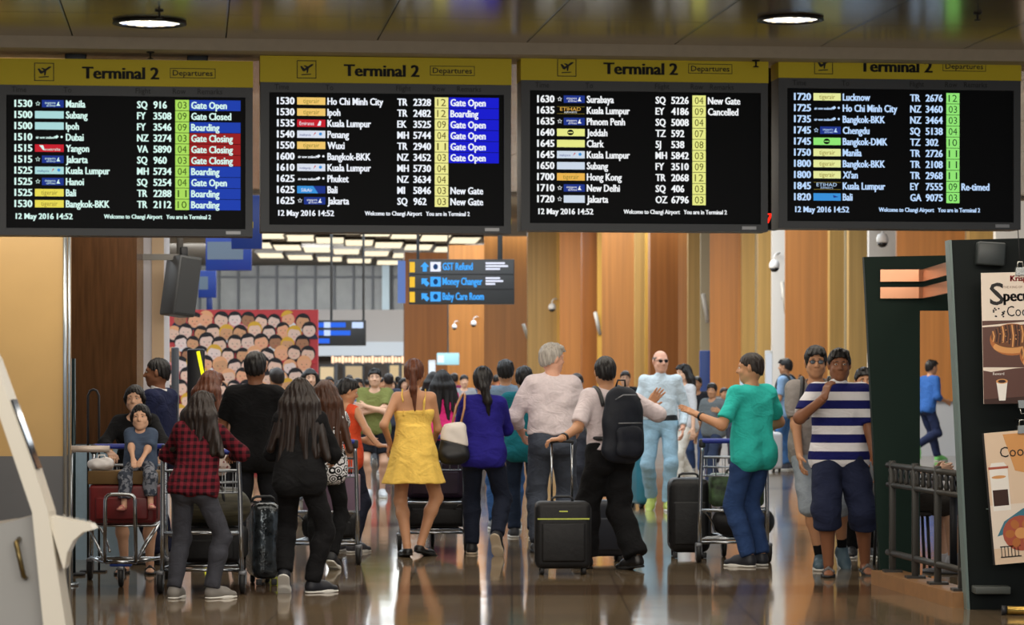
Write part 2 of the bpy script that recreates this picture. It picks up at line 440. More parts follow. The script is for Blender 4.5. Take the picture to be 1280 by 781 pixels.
# ------------------------------------------------------------------ departures boards
hous = mat('board_housing', (62, 64, 66), .45, 0, .03, 6)
yel = mat('board_yellow', (214, 192, 24), .6)
ink = mat('board_ink', (22, 22, 14), .6)
dark = mat('screen_black', (7, 9, 12), .5, spec=.12)
bez = mat('bezel_black', (10, 10, 11), .4)
colink = mat('column_ink', (16, 17, 18), .6)
silver = mat('plate_silver', (150, 150, 150), .4, .6)
BRD = [
 dict(px=(0, 314), py=(75.5, 295), d=12.93, tint=(214, 244, 236), row=(176, 226, 96), ink=(60, 90, 30), st=(34, 66, 178),
  look='hanging departures board with green row cells and red Gate Closing remarks, starting with Manila',
  rows=[('1530', 'sq', 'Manila', 'SQ', '916', '03', 'Gate Open', 'b'), ('1500', 'fy', 'Subang', 'FY', '3508', '09', 'Gate Closed', 'k'),
   ('1500', 'fy', 'Ipoh', 'FY', '3546', '09', 'Boarding', 'b'), ('1510', 'nz', 'Dubai', 'NZ', '3274', '03', 'Gate Closing', 'r'),
   ('1515', 'va', 'Yangon', 'VA', '5890', '04', 'Gate Closing', 'r'), ('1515', 'sq', 'Jakarta', 'SQ', '960', '03', 'Gate Closing', 'r'),
   ('1525', 'mh', 'Kuala Lumpur', 'MH', '5734', '04', 'Boarding', 'b'), ('1525', 'sq', 'Hanoi', 'SQ', '5254', '04', 'Gate Open', 'b'),
   ('1525', 'tr', 'Bali', 'TR', '2288', '11', 'Boarding', 'b'), ('1530', 'tr', 'Bangkok-BKK', 'TR', '2112', '10', 'Boarding', 'b')],
  pale=(178, 226, 226), tr=(240, 226, 90)),
 dict(px=(326.5, 638), py=(72.5, 291), d=13.08, tint=(236, 240, 248), row=(244, 240, 150), ink=(110, 100, 40), st=(26, 30, 214),
  look='hanging departures board with cream row cells and a bright blue remarks block',
  rows=[('1530', 'tr', 'Ho Chi Minh City', 'TR', '2328', '12', 'Gate Open', 'b'), ('1530', 'tr', 'Ipoh', 'TR', '2482', '12', 'Boarding', 'b'),
   ('1535', 'ek', 'Kuala Lumpur', 'EK', '3525', '09', 'Gate Open', 'b'), ('1540', 'mh', 'Penang', 'MH', '5744', '04', 'Gate Open', 'b'),
   ('1550', 'tr', 'Wuxi', 'TR', '2940', '11', 'Gate Open', 'b'), ('1600', 'nz', 'Bangkok-BKK', 'NZ', '3452', '03', 'Gate Open', 'b'),
   ('1610', 'mh', 'Kuala Lumpur', 'MH', '5730', '04', '', ''), ('1625', 'nz', 'Phuket', 'NZ', '3634', '04', '', ''),
   ('1625', 'mi', 'Bali', 'MI', '5846', '03', 'New Gate', ''), ('1625', 'sq', 'Jakarta', 'SQ', '962', '03', 'New Gate', '')],
  pale=(228, 234, 248), tr=(246, 204, 112)),
 dict(px=(650, 960), py=(70, 289), d=13.22, tint=(238, 240, 242), row=(238, 240, 140), ink=(100, 100, 40), st=(26, 30, 214),
  look='hanging departures board with cream row cells and one Cancelled flight, no coloured remarks',
  rows=[('1630', 'sq', 'Surabaya', 'SQ', '5226', '04', 'New Gate', ''), ('1635', 'ey', 'Kuala Lumpur', 'EY', '4186', '09', 'Cancelled', ''),
   ('1635', 'sq', 'Phnom Penh', 'SQ', '5008', '04', '', ''), ('1640', 'tz', 'Jeddah', 'TZ', '592', '07', '', ''),
   ('1645', '5j', 'Clark', '5J', '538', '08', '', ''), ('1645', 'mh', 'Kuala Lumpur', 'MH', '5842', '03', '', ''),
   ('1650', 'fy', 'Subang', 'FY', '3510', '09', '', ''), ('1700', 'tr', 'Hong Kong', 'TR', '2068', '12', '', ''),
   ('1710', 'sq', 'New Delhi', 'SQ', '406', '03', '', ''), ('1720', 'oz', 'Jakarta', 'OZ', '6796', '03', '', '')],
  pale=(214, 226, 240), tr=(242, 186, 84)),
 dict(px=(969.5, 1277), py=(67, 286.5), d=13.37, tint=(186, 214, 250), row=(150, 236, 120), ink=(40, 80, 40), st=(26, 30, 214),
  look='hanging departures board with green row cells and bluish text, one Re-timed flight',
  rows=[('1720', 'tr', 'Lucknow', 'TR', '2676', '12', '', ''), ('1725', 'nz', 'Ho Chi Minh City', 'NZ', '3460', '03', '', ''),
   ('1735', 'nz', 'Bangkok-BKK', 'NZ', '3464', '03', '', ''), ('1745', 'sq', 'Chengdu', 'SQ', '5138', '04', '', ''),
   ('1745', 'tz', 'Bangkok-DMK', 'TZ', '302', '10', '', ''), ('1750', 'tr', 'Manila', 'TR', '2726', '11', '', ''),
   ('1800', 'tr', 'Bangkok-BKK', 'TR', '2108', '11', '', ''), ('1800', 'tr', "Xi'an", 'TR', '2968', '11', '', ''),
   ('1845', 'ey', 'Kuala Lumpur', 'EY', '7555', '09', 'Re-timed', ''), ('1820', 'ga', 'Bali', 'GA', '9075', '03', '', '')],
  pale=(130, 180, 246), tr=(236, 240, 160)),
]
for bi, B in enumerate(BRD):
    d = B['d']; W0 = B['px'][1]-B['px'][0]; H0 = B['py'][1]-B['py'][0]
    s = d/F; su = s*1.0068
    cx = (B['px'][0]+B['px'][1])/2
    root = thing('departures_board', '' + B['look'], 'departures board', (X(cx, d), d, Z(B['py'][1], d)), TH, 'departures boards under the beam')
    def U(u): return (u*313.0/313.0 - W0/2*1.0)*su if False else (u*(W0/313.0) - W0/2)*su
    def V(v): return (H0 - v*(H0/220.0))*s
    def bx(mb, u0, v0, u1, v1, y0, y1, m=0, bev=0): mb.box(((U(u0)+U(u1))/2, (y0+y1)/2, (V(v0)+V(v1))/2), (abs(U(u1)-U(u0)), y1-y0, abs(V(v1)-V(v0))), m, bev)
    m = MB()
    bx(m, 0.5, 31, 313, 220, 0, .14, 0)                      # housing body, four frame rails proud of the screen
    bx(m, 0.5, 31, 313, 45.5, -.03, 0, 0); bx(m, 0.5, 211, 313, 220, -.03, 0, 0)
    bx(m, 0.5, 45.5, 11.5, 211, -.03, 0, 0); bx(m, 304, 45.5, 313, 211, -.03, 0, 0)
    m.build('housing', [hous], root)
    m = MB(); bx(m, 280, 213.5, 298, 217.5, -.033, -.03, 0); m.build('maker_plate', [silver], root)
    m = MB(); bx(m, 0, 0, 313.4, 33, -.035, .14, 0); hp = m.build('header_panel', [yel], root)
    m = MB(); yy = -.0375
    def frame(mb, u0, v0, u1, v1, w, y, mi):
        for a, b, c, e in ((u0, v0, u1, v0+w), (u0, v1-w, u1, v1), (u0, v0, u0+w, v1), (u1-w, v0, u1, v1)): mb.rect(U(a), V(e), U(c), V(b), y, mi)
    frame(m, 45.5, 5.5, 69.5, 28, .9, yy, 0)
    def P(u, v): return (U(u), V(v))
    m.flat([P(49.5, 13.0), P(51.5, 12.4), P(55, 15.8), P(63, 10.2), P(66.2, 9.8), P(65.6, 11.4), P(54.5, 19.4), P(52.4, 18.6)], yy)   # aircraft taking off
    m.flat([P(57.5, 16.8), P(60.3, 14.8), P(59.2, 20.8), P(57.6, 21.6)], yy-.0005); m.flat([P(53.6, 12.2), P(55.6, 11.6), P(59.6, 13.2), P(57.2, 14.6)], yy-.0005)
    m.flat([P(51, 22.8), P(63, 22.0), P(63, 23.2), P(51, 24.0)], yy)
    m.build('takeoff_pictogram', [ink], hp)
    m = MB(); m.text('Terminal 2', U(103.5), V(24.2), .0555, yy, 0, width=U(198)-U(103.5), off=.03); m.build('header_lettering', [ink], hp)
    m = MB(); frame(m, 211, 10.0, 267, 22.2, .7, yy, 0); m.text('Departures', U(214.5), V(19.2), .026, yy, 0, width=U(263.5)-U(214.5), off=.01); m.build('departures_tag', [ink], hp)
    rk = 6 if bi < 2 else 0
    for w_, u in (('Time', 18), ('To', 81), ('Flight', 169), ('Row', 214.5), ('Remarks', 239+rk)): m = MB(); m.text(w_, U(u), V(42), .026, -.0325, 0, sx=.9); m.build('column_heading', [colink], root)
    m = MB(); bx(m, 11.5, 45.5, 304, 211, -.012, 0, 0); scr = m.build('screen', [dark], root)
    E = 1.0
    MT = [glow(B['tint'], E), glow(B['row'], .92), glow(B['ink'], .8), glow(B['st'], .9), glow((158, 34, 36), .9), glow(B['pale'], .9), glow(B['tr'], .92),
          glow((36, 60, 150), .8), glow((206, 36, 50), .9), glow((60, 150, 226), .9), glow((170, 150, 60), .7), dark]
    y1, y2, y3 = -.0125, -.0130, -.0135
    cap = .0335*d/13
    for ri, (tm, lg, to, fl, nb, rw, rem, st) in enumerate(B['rows']):
        v = 55.6 + 13.87*ri           # row centre
        bl = v + 4.3                  # baseline
        m = MB()
        rm = m; rm.text(tm, U(21), V(bl), cap, y1, 0, width=U(43)-U(21), off=.022); rm.build('time_text', MT, scr)
        m = MB()
        a, b = 46.0, 81.0; t0, t1 = v-4.6, v+4.6
        def R_(u0, w0, u1, w1, y, mi): m.rect(U(u0), V(w1), U(u1), V(w0), y, mi)
        def star(u, q):
            pts = [P(u + (3.2 if k % 2 == 0 else 1.6)*math.sin(k*PI/5), q - (3.2 if k % 2 == 0 else 1.6)*math.cos(k*PI/5)) for k in range(10)]
            m.flat(pts, y1, 0); m.flat([P(u + (2.2 if k % 2 == 0 else 1.0)*math.sin(k*PI/5), q - (2.2 if k % 2 == 0 else 1.0)*math.cos(k*PI/5)) for k in range(10)], y2, 11)
        if lg == 'sq':
            star(49.5, v); R_(54.5, t0, b, t1, y1, 7)
            m.text('singapore', U(58), V(v+.2), .011, y2, 0, width=U(71)-U(58)); m.text('airlines', U(60), V(v+3.4), .010, y2, 0, width=U(71)-U(60))
            m.flat([P(72, v+2.5), P(74.5, v-2.5), P(75.5, v-2.5), P(75, v), P(77, v+2.5)], y2, 0)
        elif lg == 'oz':
            star(49.5, v); R_(54.5, t0, b, t1, y1, 5)
        elif lg == 'nz':
            m.text('air new zealand', U(47), V(v+2), .012, y1, 0, width=U(70)-U(47), off=.03); m.flat([P(69, v), P(73, v-2.6), P(75, v-.4), P(72, v+2)], y1, 0); m.disc(U(78.5), V(v-.3), 1.5*su, 1.5*s, y1, 0, n=8)
        elif lg == 'va':
            R_(a, t0, b, t1, y1, 8); m.flat([P(51, v-3.6), P(56, v-3.6), P(58, v+2.5), P(56, v+2.5)], y2, 0); m.text('australia', U(58), V(v+3), .013, y2, 0, width=U(77)-U(58))
        elif lg == 'mh':
            R_(a, t0, b, t1, y1, 5); m.text('malaysia', U(49), V(v+2), .011, y2, 7, width=U(63)-U(49)); m.flat([P(66, v+2), P(68, v-2.5), P(69.5, v-2)], y2, 8); m.disc(U(75), V(v-.5), 2*su, 2*s, y2, 9, n=8)
        elif lg == 'fy': R_(a, t0, b, t1, y1, 5)
        elif lg in ('tr', '5j', 'tz'):
            R_(a, t0, b, t1, y1, 6 if lg == 'tr' else 1)
            if lg == 'tr': m.text('tigerair', U(53.5), V(v+2.6), .022, y2, 10, width=U(73.5)-U(53.5))
            if lg == 'tz': m.disc(U(63), V(v), 4*su, 3.6*s, y2, 11, n=14); m.rect(U(60), V(v+.6), U(66), V(v-.6), y3, 1)
        elif lg == 'ek':
            R_(a, t0, b, t1, y1, 8); m.text('Emirates', U(49), V(v+2.4), .017, y2, 0, width=U(67)-U(49)); m.flat([P(71, v+3), P(74, v-3.4), P(76, v-2), P(75, v+3)], y2, 0)
        elif lg == 'mi':
            R_(a, t0, b, t1, y1, 9); m.flat([P(66, t0), P(b, t0), P(b, t1), P(72, t1)], y2, 7); m.text('SilkAir', U(51), V(v+2.6), .016, y2, 0, width=U(65)-U(51))
        elif lg == 'ey':
            R_(a, v-4.6, b, v-4.2, y1, 10); R_(a, v+4.2, b, v+4.6, y1, 10); m.text('ETIHAD', U(50), V(v+.6), .017, y1, 0 if bi == 3 else 6, width=U(76)-U(50)); m.text('AIRWAYS', U(55), V(v+3.6), .009, y1, 0, width=U(71)-U(55))
        elif lg == 'ga':
            R_(a, t0, b, t1, y1, 9); m.flat([P(71, v-2.4), P(78, v-.2), P(72, v+1)], y2, 7)
        m.build('airline_logo', MT, scr); m = MB()
        V0, _ = text_geo(to, .008); wd = (V0[:, 0].max()-V0[:, 0].min())*cap*.765
        m.text(to, U(83.5), V(bl), cap, y1, 0, width=wd, off=.03); m.build('destination_text', MT, scr); m = MB()
        m.text(fl, U(170.5), V(bl), cap, y1, 0, sx=.80, off=.03); m.build('airline_code_text', MT, scr); m = MB()
        m.text(nb, U(190.5), V(bl), cap, y1, 0, width=(U(213)-U(190.5))*len(nb)/4.0, off=.022)
        c0, c1 = v-6.6, v+6.6
        m.build('flight_number_text', MT, scr)
        m = MB(); R_(217.5, c0, 234.5, c1, y1, 1); m.text(rw, U(220.5), V(bl), cap, y2, 2, width=U(231.5)-U(220.5))
        m.build('row_cell', MT, scr)
        m = MB()
        if st in ('b', 'r'): R_(235.2, c0, 298, c1, y1, 3 if st == 'b' else 4)
        if rem: m.text(rem, U(237), V(bl), cap, y2, 0, sx=.775, off=.03)
        if rem: m.build('remark_cell', MT, scr)
        else: m.bm.free()
    m = MB(); m.text('12 May 2016', U(22.5), V(199.5), .027*d/13, y1, 0, width=U(69)-U(22.5), off=.022); m.build('date_text', MT, scr); m = MB(); m.text('14:52', U(72.5), V(199.5), .027*d/13, y1, 0, width=U(92)-U(72.5), off=.022); m.build('clock_text', MT, scr); m = MB()
    m.text('Welcome to Changi Airport   You are in Terminal 2', U(130), V(198.3), .020*d/13, y1, 0, width=U(261.5)-U(130), off=.02)
    m.build('welcome_text', MT, scr)
    for u in (95, 245): m = MB(); m.box((U(u), .06, V(0)+.015), (.10, .05, .06), 0, .006); m.build('hanger', [bez], root)
    m = MB(); m.box((U(312.9), -.01, V(205)), (.006, .012, .03), 0); m.build('indicator_lamp', [glow((190, 170, 40), .8)], root) if bi < 3 else m.bm.free()
# small red display seen in the gap between the third and fourth board
d = 14.2
t = thing('red_led_sign', 'small red lit sign in the gap between third and fourth departures board', 'led sign', (X(964, d), d, Z(287, d)), TH)
m = MB(); m.box((0, .05, .11), (.085, .1, .22), 0); m.box((0, .05, .62), (.03, .03, .95), 0); m.build('case', [bez], t)
m = MB(); m.text('7', -.03, .035, .05, -.002, 0, off=.05); m.text('1', .005, .03, .05, -.002, 0, off=.05); m.build('digits', [glow((255, 40, 24), 1.6)], t)

# recessed downlights in the low ceiling
for px, py, w, lab in ((187, 27, 84, 'round recessed downlight in metal ceiling above leftmost departures board'), (988, 22.5, 76, 'round recessed downlight in metal ceiling above rightmost departures board')):
    d = (CEIL-CAMZ)*F/(HOR-py); r = w/2*d/F
    t = thing('downlight', lab, 'ceiling light', (X(px, d), d, CEIL), 0, 'recessed downlights')
    m = MB(); m.lathe([(r*.93, .0), (r*1.09, -.004), (r*1.1, -.012), (r*.95, -.014), (r*.93, -.006)], n=40, caps=False); m.build('trim_ring', [mat('ring_dark', (50, 46, 40), .4, .5)], t)
    m = MB()
    rnd = random.Random(int(px))
    m.lathe([(.001, -.006), (r*.92, -.004)], n=40, m=0)
    for k in range(70):
        a = rnd.random()*2*PI; q = r*.86*math.sqrt(rnd.random()); sz = r*.07
        c_ = (q*math.cos(a), q*math.sin(a))
        m.mesh([(c_[0]-sz, c_[1]-sz, -.0075), (c_[0]+sz, c_[1]-sz, -.0075), (c_[0]+sz, c_[1]+sz, -.0075), (c_[0]-sz, c_[1]+sz, -.0075)], [(0, 1, 2, 3)], 1 if k % 3 else 2)
    m.build('diffuser', [glow((255, 250, 238), 3.0), glow((255, 232, 180), 1.6), glow((190, 205, 235), 1.2)], t)
for px, py, lab in ((188, 58, 'small ceiling sprinkler above the leftmost departures board'), (945, 54, 'small ceiling sprinkler above the gap of the right boards'), (199, 9, 'dark sprinkler head beyond the left downlight ring'), (1222, 12, 'dark sprinkler head near the upper right corner of the ceiling')):
    d = (CEIL-CAMZ)*F/(HOR-py) + .1
    z0 = CEIL if py < 50 else CEIL-.056
    if py > 50: d = 13.05 + X(px, 13)*math.tan(TH)
    t = thing('sprinkler', lab, 'sprinkler', (X(px, d), d, z0), 0, 'ceiling sprinklers')
    m = MB(); m.cyl((0, 0, .001), (0, 0, -.028), .006, .004, n=8); m.lathe([(.02, 0), (.018, -.006), (.004, -.008)], n=14)
    m.build('sprinkler_head', [mat('sprinkler_dark', (40, 38, 34), .4, .6)], t)
    m = MB(); m.lathe([(.003, -.027), (.014, -.031), (.014, -.034), (.003, -.035)], n=12); m.build('deflector', [mat('sprinkler_dark', (40, 38, 34), .4, .6)], t)
# ------------------------------------------------------------------ figures grown as one implicit surface
def vec(*a): return np.array(a, float)
def nrm(v):
    v = np.asarray(v, float); n = np.linalg.norm(v)
    return v/n if n > 1e-9 else v
def cone(a, b, ra, rb, u=None, s=1.0, k=.03, neg=False, cut=None, wob=None):
    return dict(t='c', a=np.asarray(a, float), b=np.asarray(b, float), ra=ra, rb=rb, u=u, s=s, k=k, neg=neg, cut=cut, wob=wob)
def ell(c, r, R=None, k=.03, neg=False, cut=None):
    return dict(t='e', c=np.asarray(c, float), r=np.asarray(r, float), R=R, k=k, neg=neg, cut=cut)
def pdist(p, q):
    if p['t'] == 'c':
        a, b = p['a'], p['b']
        if p['u'] is not None and p['s'] != 1.0:
            u, s = p['u'], p['s']; f = 1/s-1
            q = q + (((q-a)@u)*f)[..., None]*u
            b = b + u*(((b-a)@u)*f)
        ba = b-a; l2 = max(ba@ba, 1e-9); pa = q-a
        h = np.clip(pa@ba/l2, 0, 1)
        r = p['ra']+(p['rb']-p['ra'])*h
        dd = pa-h[..., None]*ba
        if p['wob'] is not None:
            n_, am, ph = p['wob']
            th = np.arctan2(dd[..., 1], dd[..., 0])
            r = r*(1+am*h*np.cos(n_*th+ph))
        d = np.sqrt((dd**2).sum(-1)) - r
        if p['s'] < 1: d = d*(.45+.55*p['s'])
    else:
        w = q-p['c']
        if p['R'] is not None: w = w@p['R']
        k0 = np.sqrt(((w/p['r'])**2).sum(-1)); k1 = np.sqrt(((w/p['r']**2)**2).sum(-1))
        d = k0*(k0-1)/np.maximum(k1, 1e-6)
    return d
def bbox(p):
    if p['t'] == 'c':
        r = max(p['ra'], p['rb']) * (1.15 if p['wob'] is not None else 1)
        return np.minimum(p['a'], p['b'])-r, np.maximum(p['a'], p['b'])+r
    r = p['r'].max() if p['R'] is not None else p['r']
    return p['c']-r, p['c']+r
def surface(prims, h, clips=(), noise=None):
    """marches a smooth union of primitives into vertices and quads (surface nets)"""
    pos = [p for p in prims if not p['neg']]
    lo = np.min([bbox(p)[0] for p in pos], 0)-3*h; hi = np.max([bbox(p)[1] for p in pos], 0)+3*h
    N = np.ceil((hi-lo)/h).astype(int)+1
    ax = [lo[i]+h*np.arange(N[i]) for i in range(3)]
    Fd = np.full(tuple(N), .25)
    for p in prims:
        b0, b1 = bbox(p); mg = p['k']+4*h+.012
        i0 = np.maximum(((b0-mg-lo)/h).astype(int), 0); i1 = np.minimum(((b1+mg-lo)/h).astype(int)+2, N)
        if (i1 <= i0).any(): continue
        sl = tuple(slice(i0[i], i1[i]) for i in range(3))
        q = np.stack(np.meshgrid(*[ax[i][sl[i]] for i in range(3)], indexing='ij'), -1)
        d = pdist(p, q)
        if p['cut'] is not None:
            cs = p['cut'] if isinstance(p['cut'], list) else [p['cut']]
            for (c0, cn) in cs: d = np.maximum(d, (q-c0)@cn)
        f = Fd[sl]; k = p['k']
        if p['neg']:
            d = -d; hh = np.maximum(k-np.abs(f-d), 0)/k
            Fd[sl] = np.maximum(f, d)+hh*hh*k*.25
        else:
            hh = np.maximum(k-np.abs(f-d), 0)/k
            Fd[sl] = np.minimum(f, d)-hh*hh*k*.25
    if noise is not None or clips:
        q = np.stack(np.meshgrid(*ax, indexing='ij'), -1)
        if noise is not None: Fd = Fd+noise(q)
        for (c0, cn) in clips: Fd = np.maximum(Fd, (q-c0)@cn)
    return nets(Fd, lo, h)
def nets(Fd, lo, h):
    S = Fd < 0
    n = np.array(Fd.shape)-1
    cnt = np.zeros(tuple(n), np.int8)
    for dx in (0, 1):
        for dy in (0, 1):
            for dz in (0, 1): cnt += S[dx:dx+n[0], dy:dy+n[1], dz:dz+n[2]]
    act = (cnt > 0) & (cnt < 8)
    I = np.argwhere(act)
    if not len(I): return np.zeros((0, 3)), np.zeros((0, 4), int)
    idx = np.full(tuple(n), -1); idx[act] = np.arange(len(I))
    acc = np.zeros((len(I), 3)); c = np.zeros(len(I))
    cor = [(x, y, z) for x in (0, 1) for y in (0, 1) for z in (0, 1)]
    for a in cor:
        for axn in range(3):
            if a[axn]: continue
            b = list(a); b[axn] = 1
            fa = Fd[I[:, 0]+a[0], I[:, 1]+a[1], I[:, 2]+a[2]]; fb = Fd[I[:, 0]+b[0], I[:, 1]+b[1], I[:, 2]+b[2]]
            mk = (fa < 0) != (fb < 0)
            t = np.where(mk, fa/np.where(mk, fa-fb, 1), 0)
            pt = np.tile(np.array(a, float), (len(I), 1)); pt[:, axn] += t
            acc[mk] += pt[mk]; c[mk] += 1
    V = lo+h*(I+acc/c[:, None])
    Q = []
    for axn in range(3):
        u, w = [(1, 2), (2, 0), (0, 1)][axn]
        sl0 = [slice(None)]*3; sl1 = [slice(None)]*3
        sl0[axn] = slice(0, -1); sl1[axn] = slice(1, None)
        A = S[tuple(sl0)]; B = S[tuple(sl1)]
        E = np.argwhere(A != B)
        ok = (E[:, u] > 0) & (E[:, w] > 0) & (E[:, u] < n[u]) & (E[:, w] < n[w])
        E = E[ok]
        eu = np.zeros(3, int); eu[u] = 1; ew = np.zeros(3, int); ew[w] = 1
        g = lambda K: idx[K[:, 0], K[:, 1], K[:, 2]]
        q = np.stack([g(E-eu-ew), g(E-ew), g(E), g(E-eu)], 1)
        fl = ~A[E[:, 0], E[:, 1], E[:, 2]]
        q[fl] = q[fl][:, ::-1]
        Q.append(q)
    return V, np.concatenate(Q)
def np_mesh(name, parts, parent, mats, fmat=None):
    Vs, Qs, off = [], [], 0
    for V, Q in parts:
        if not len(V): continue
        Vs.append(V); Qs.append(Q+off); off += len(V)
    V = np.concatenate(Vs); Q = np.concatenate(Qs)
    me = bpy.data.meshes.new(name)
    me.vertices.add(len(V)); me.vertices.foreach_set('co', V.astype(np.float32).ravel())
    me.loops.add(len(Q)*4); me.loops.foreach_set('vertex_index', Q.astype(np.int32).ravel())
    me.polygons.add(len(Q)); me.polygons.foreach_set('loop_start', np.arange(0, len(Q)*4, 4, dtype=np.int32))
    me.polygons.foreach_set('loop_total', np.full(len(Q), 4, np.int32))
    if fmat is not None:
        me.polygons.foreach_set('material_index', fmat(V[Q].mean(1)).astype(np.int32))
    me.update(calc_edges=True)
    return link(name, me, parent, mats if isinstance(mats, (list, tuple)) else [mats], True)
def rotz(a): c, s = math.cos(a), math.sin(a); return np.array([[c, -s, 0], [s, c, 0], [0, 0, 1.]])
def rotx(a): c, s = math.cos(a), math.sin(a); return np.array([[1., 0, 0], [0, c, -s], [0, s, c]])
def roty(a): c, s = math.cos(a), math.sin(a); return np.array([[c, 0, s], [0, 1., 0], [-s, 0, c]])
def ik(a, t, l1, l2, pole):
    dv = t-a; L = np.linalg.norm(dv); mx = (l1+l2)*.998
    if L > mx: t = a+dv/L*mx; dv = t-a; L = mx
    L = max(L, abs(l1-l2)+.01)
    x = (l1*l1-l2*l2+L*L)/(2*L); y = math.sqrt(max(l1*l1-x*x, 0))
    e = dv/max(np.linalg.norm(dv), 1e-6); pl = np.asarray(pole, float); pl = nrm(pl-e*(pl@e))
    return a+e*x+pl*y, t

SKIN = {'light': (222, 176, 146), 'tan': (196, 144, 108), 'brown': (134, 88, 62), 'dark': (98, 62, 44), 'pink': (226, 170, 142)}
HAIRC = {'black': (22, 18, 17), 'dark': (36, 26, 21), 'brown': (74, 44, 28), 'auburn': (92, 50, 30), 'grey': (176, 168, 158), 'bald': (120, 104, 92)}
def skin_mat(k): return mat('skin_'+k, SKIN[k], .5, 0, .05, 9, .35)
def hair_mat(k):
    if 'hair_'+k in _M: return _M['hair_'+k]
    return mat('hair_'+k, HAIRC[k], .42, 0, .35, 30, .4, .3, 0, (3, 3, .25))

def hand_prims(w, f, n, side, L, curl=.35, spread=.06, tout=.7):
    f = nrm(f); n = nrm(n - f*(np.asarray(n, float)@f)); t = np.cross(n, f)*(-1 if side > 0 else 1)
    P = []
    for o in (-.16, -.055, .05, .15):
        P.append(cone(w+t*o*.62*L+f*.04*L, w+f*.46*L+t*o*L, .085*L, .080*L, n, .82, .012))
    for o, ln, sp in ((.165, .44, .9), (.055, .49, .25), (-.055, .46, -.3), (-.16, .36, -1.0)):
        p = w+f*.46*L+t*o*L; a = 0.0
        for j, fr in enumerate((.44, .31, .25)):
            a += curl*(.55 if j == 0 else .9)
            dr = nrm((f+t*spread*sp*2)*math.cos(a)+n*math.sin(a))
            q = p+dr*ln*fr*L
            P.append(cone(p, q, (.052-.005*j)*L, (.047-.005*j)*L, None, 1, .006)); p = q
    p = w+f*.10*L+t*.13*L
    dr = nrm(f*.75+t*tout+n*.35); q = p+dr*.24*L
    P.append(cone(p, q, .075*L, .058*L, None, 1, .014))
    dr = nrm(f*.95+t*tout*.45+n*.4*(1+curl)); P.append(cone(q, q+dr*.2*L, .056*L, .045*L, None, 1, .008))
    return P

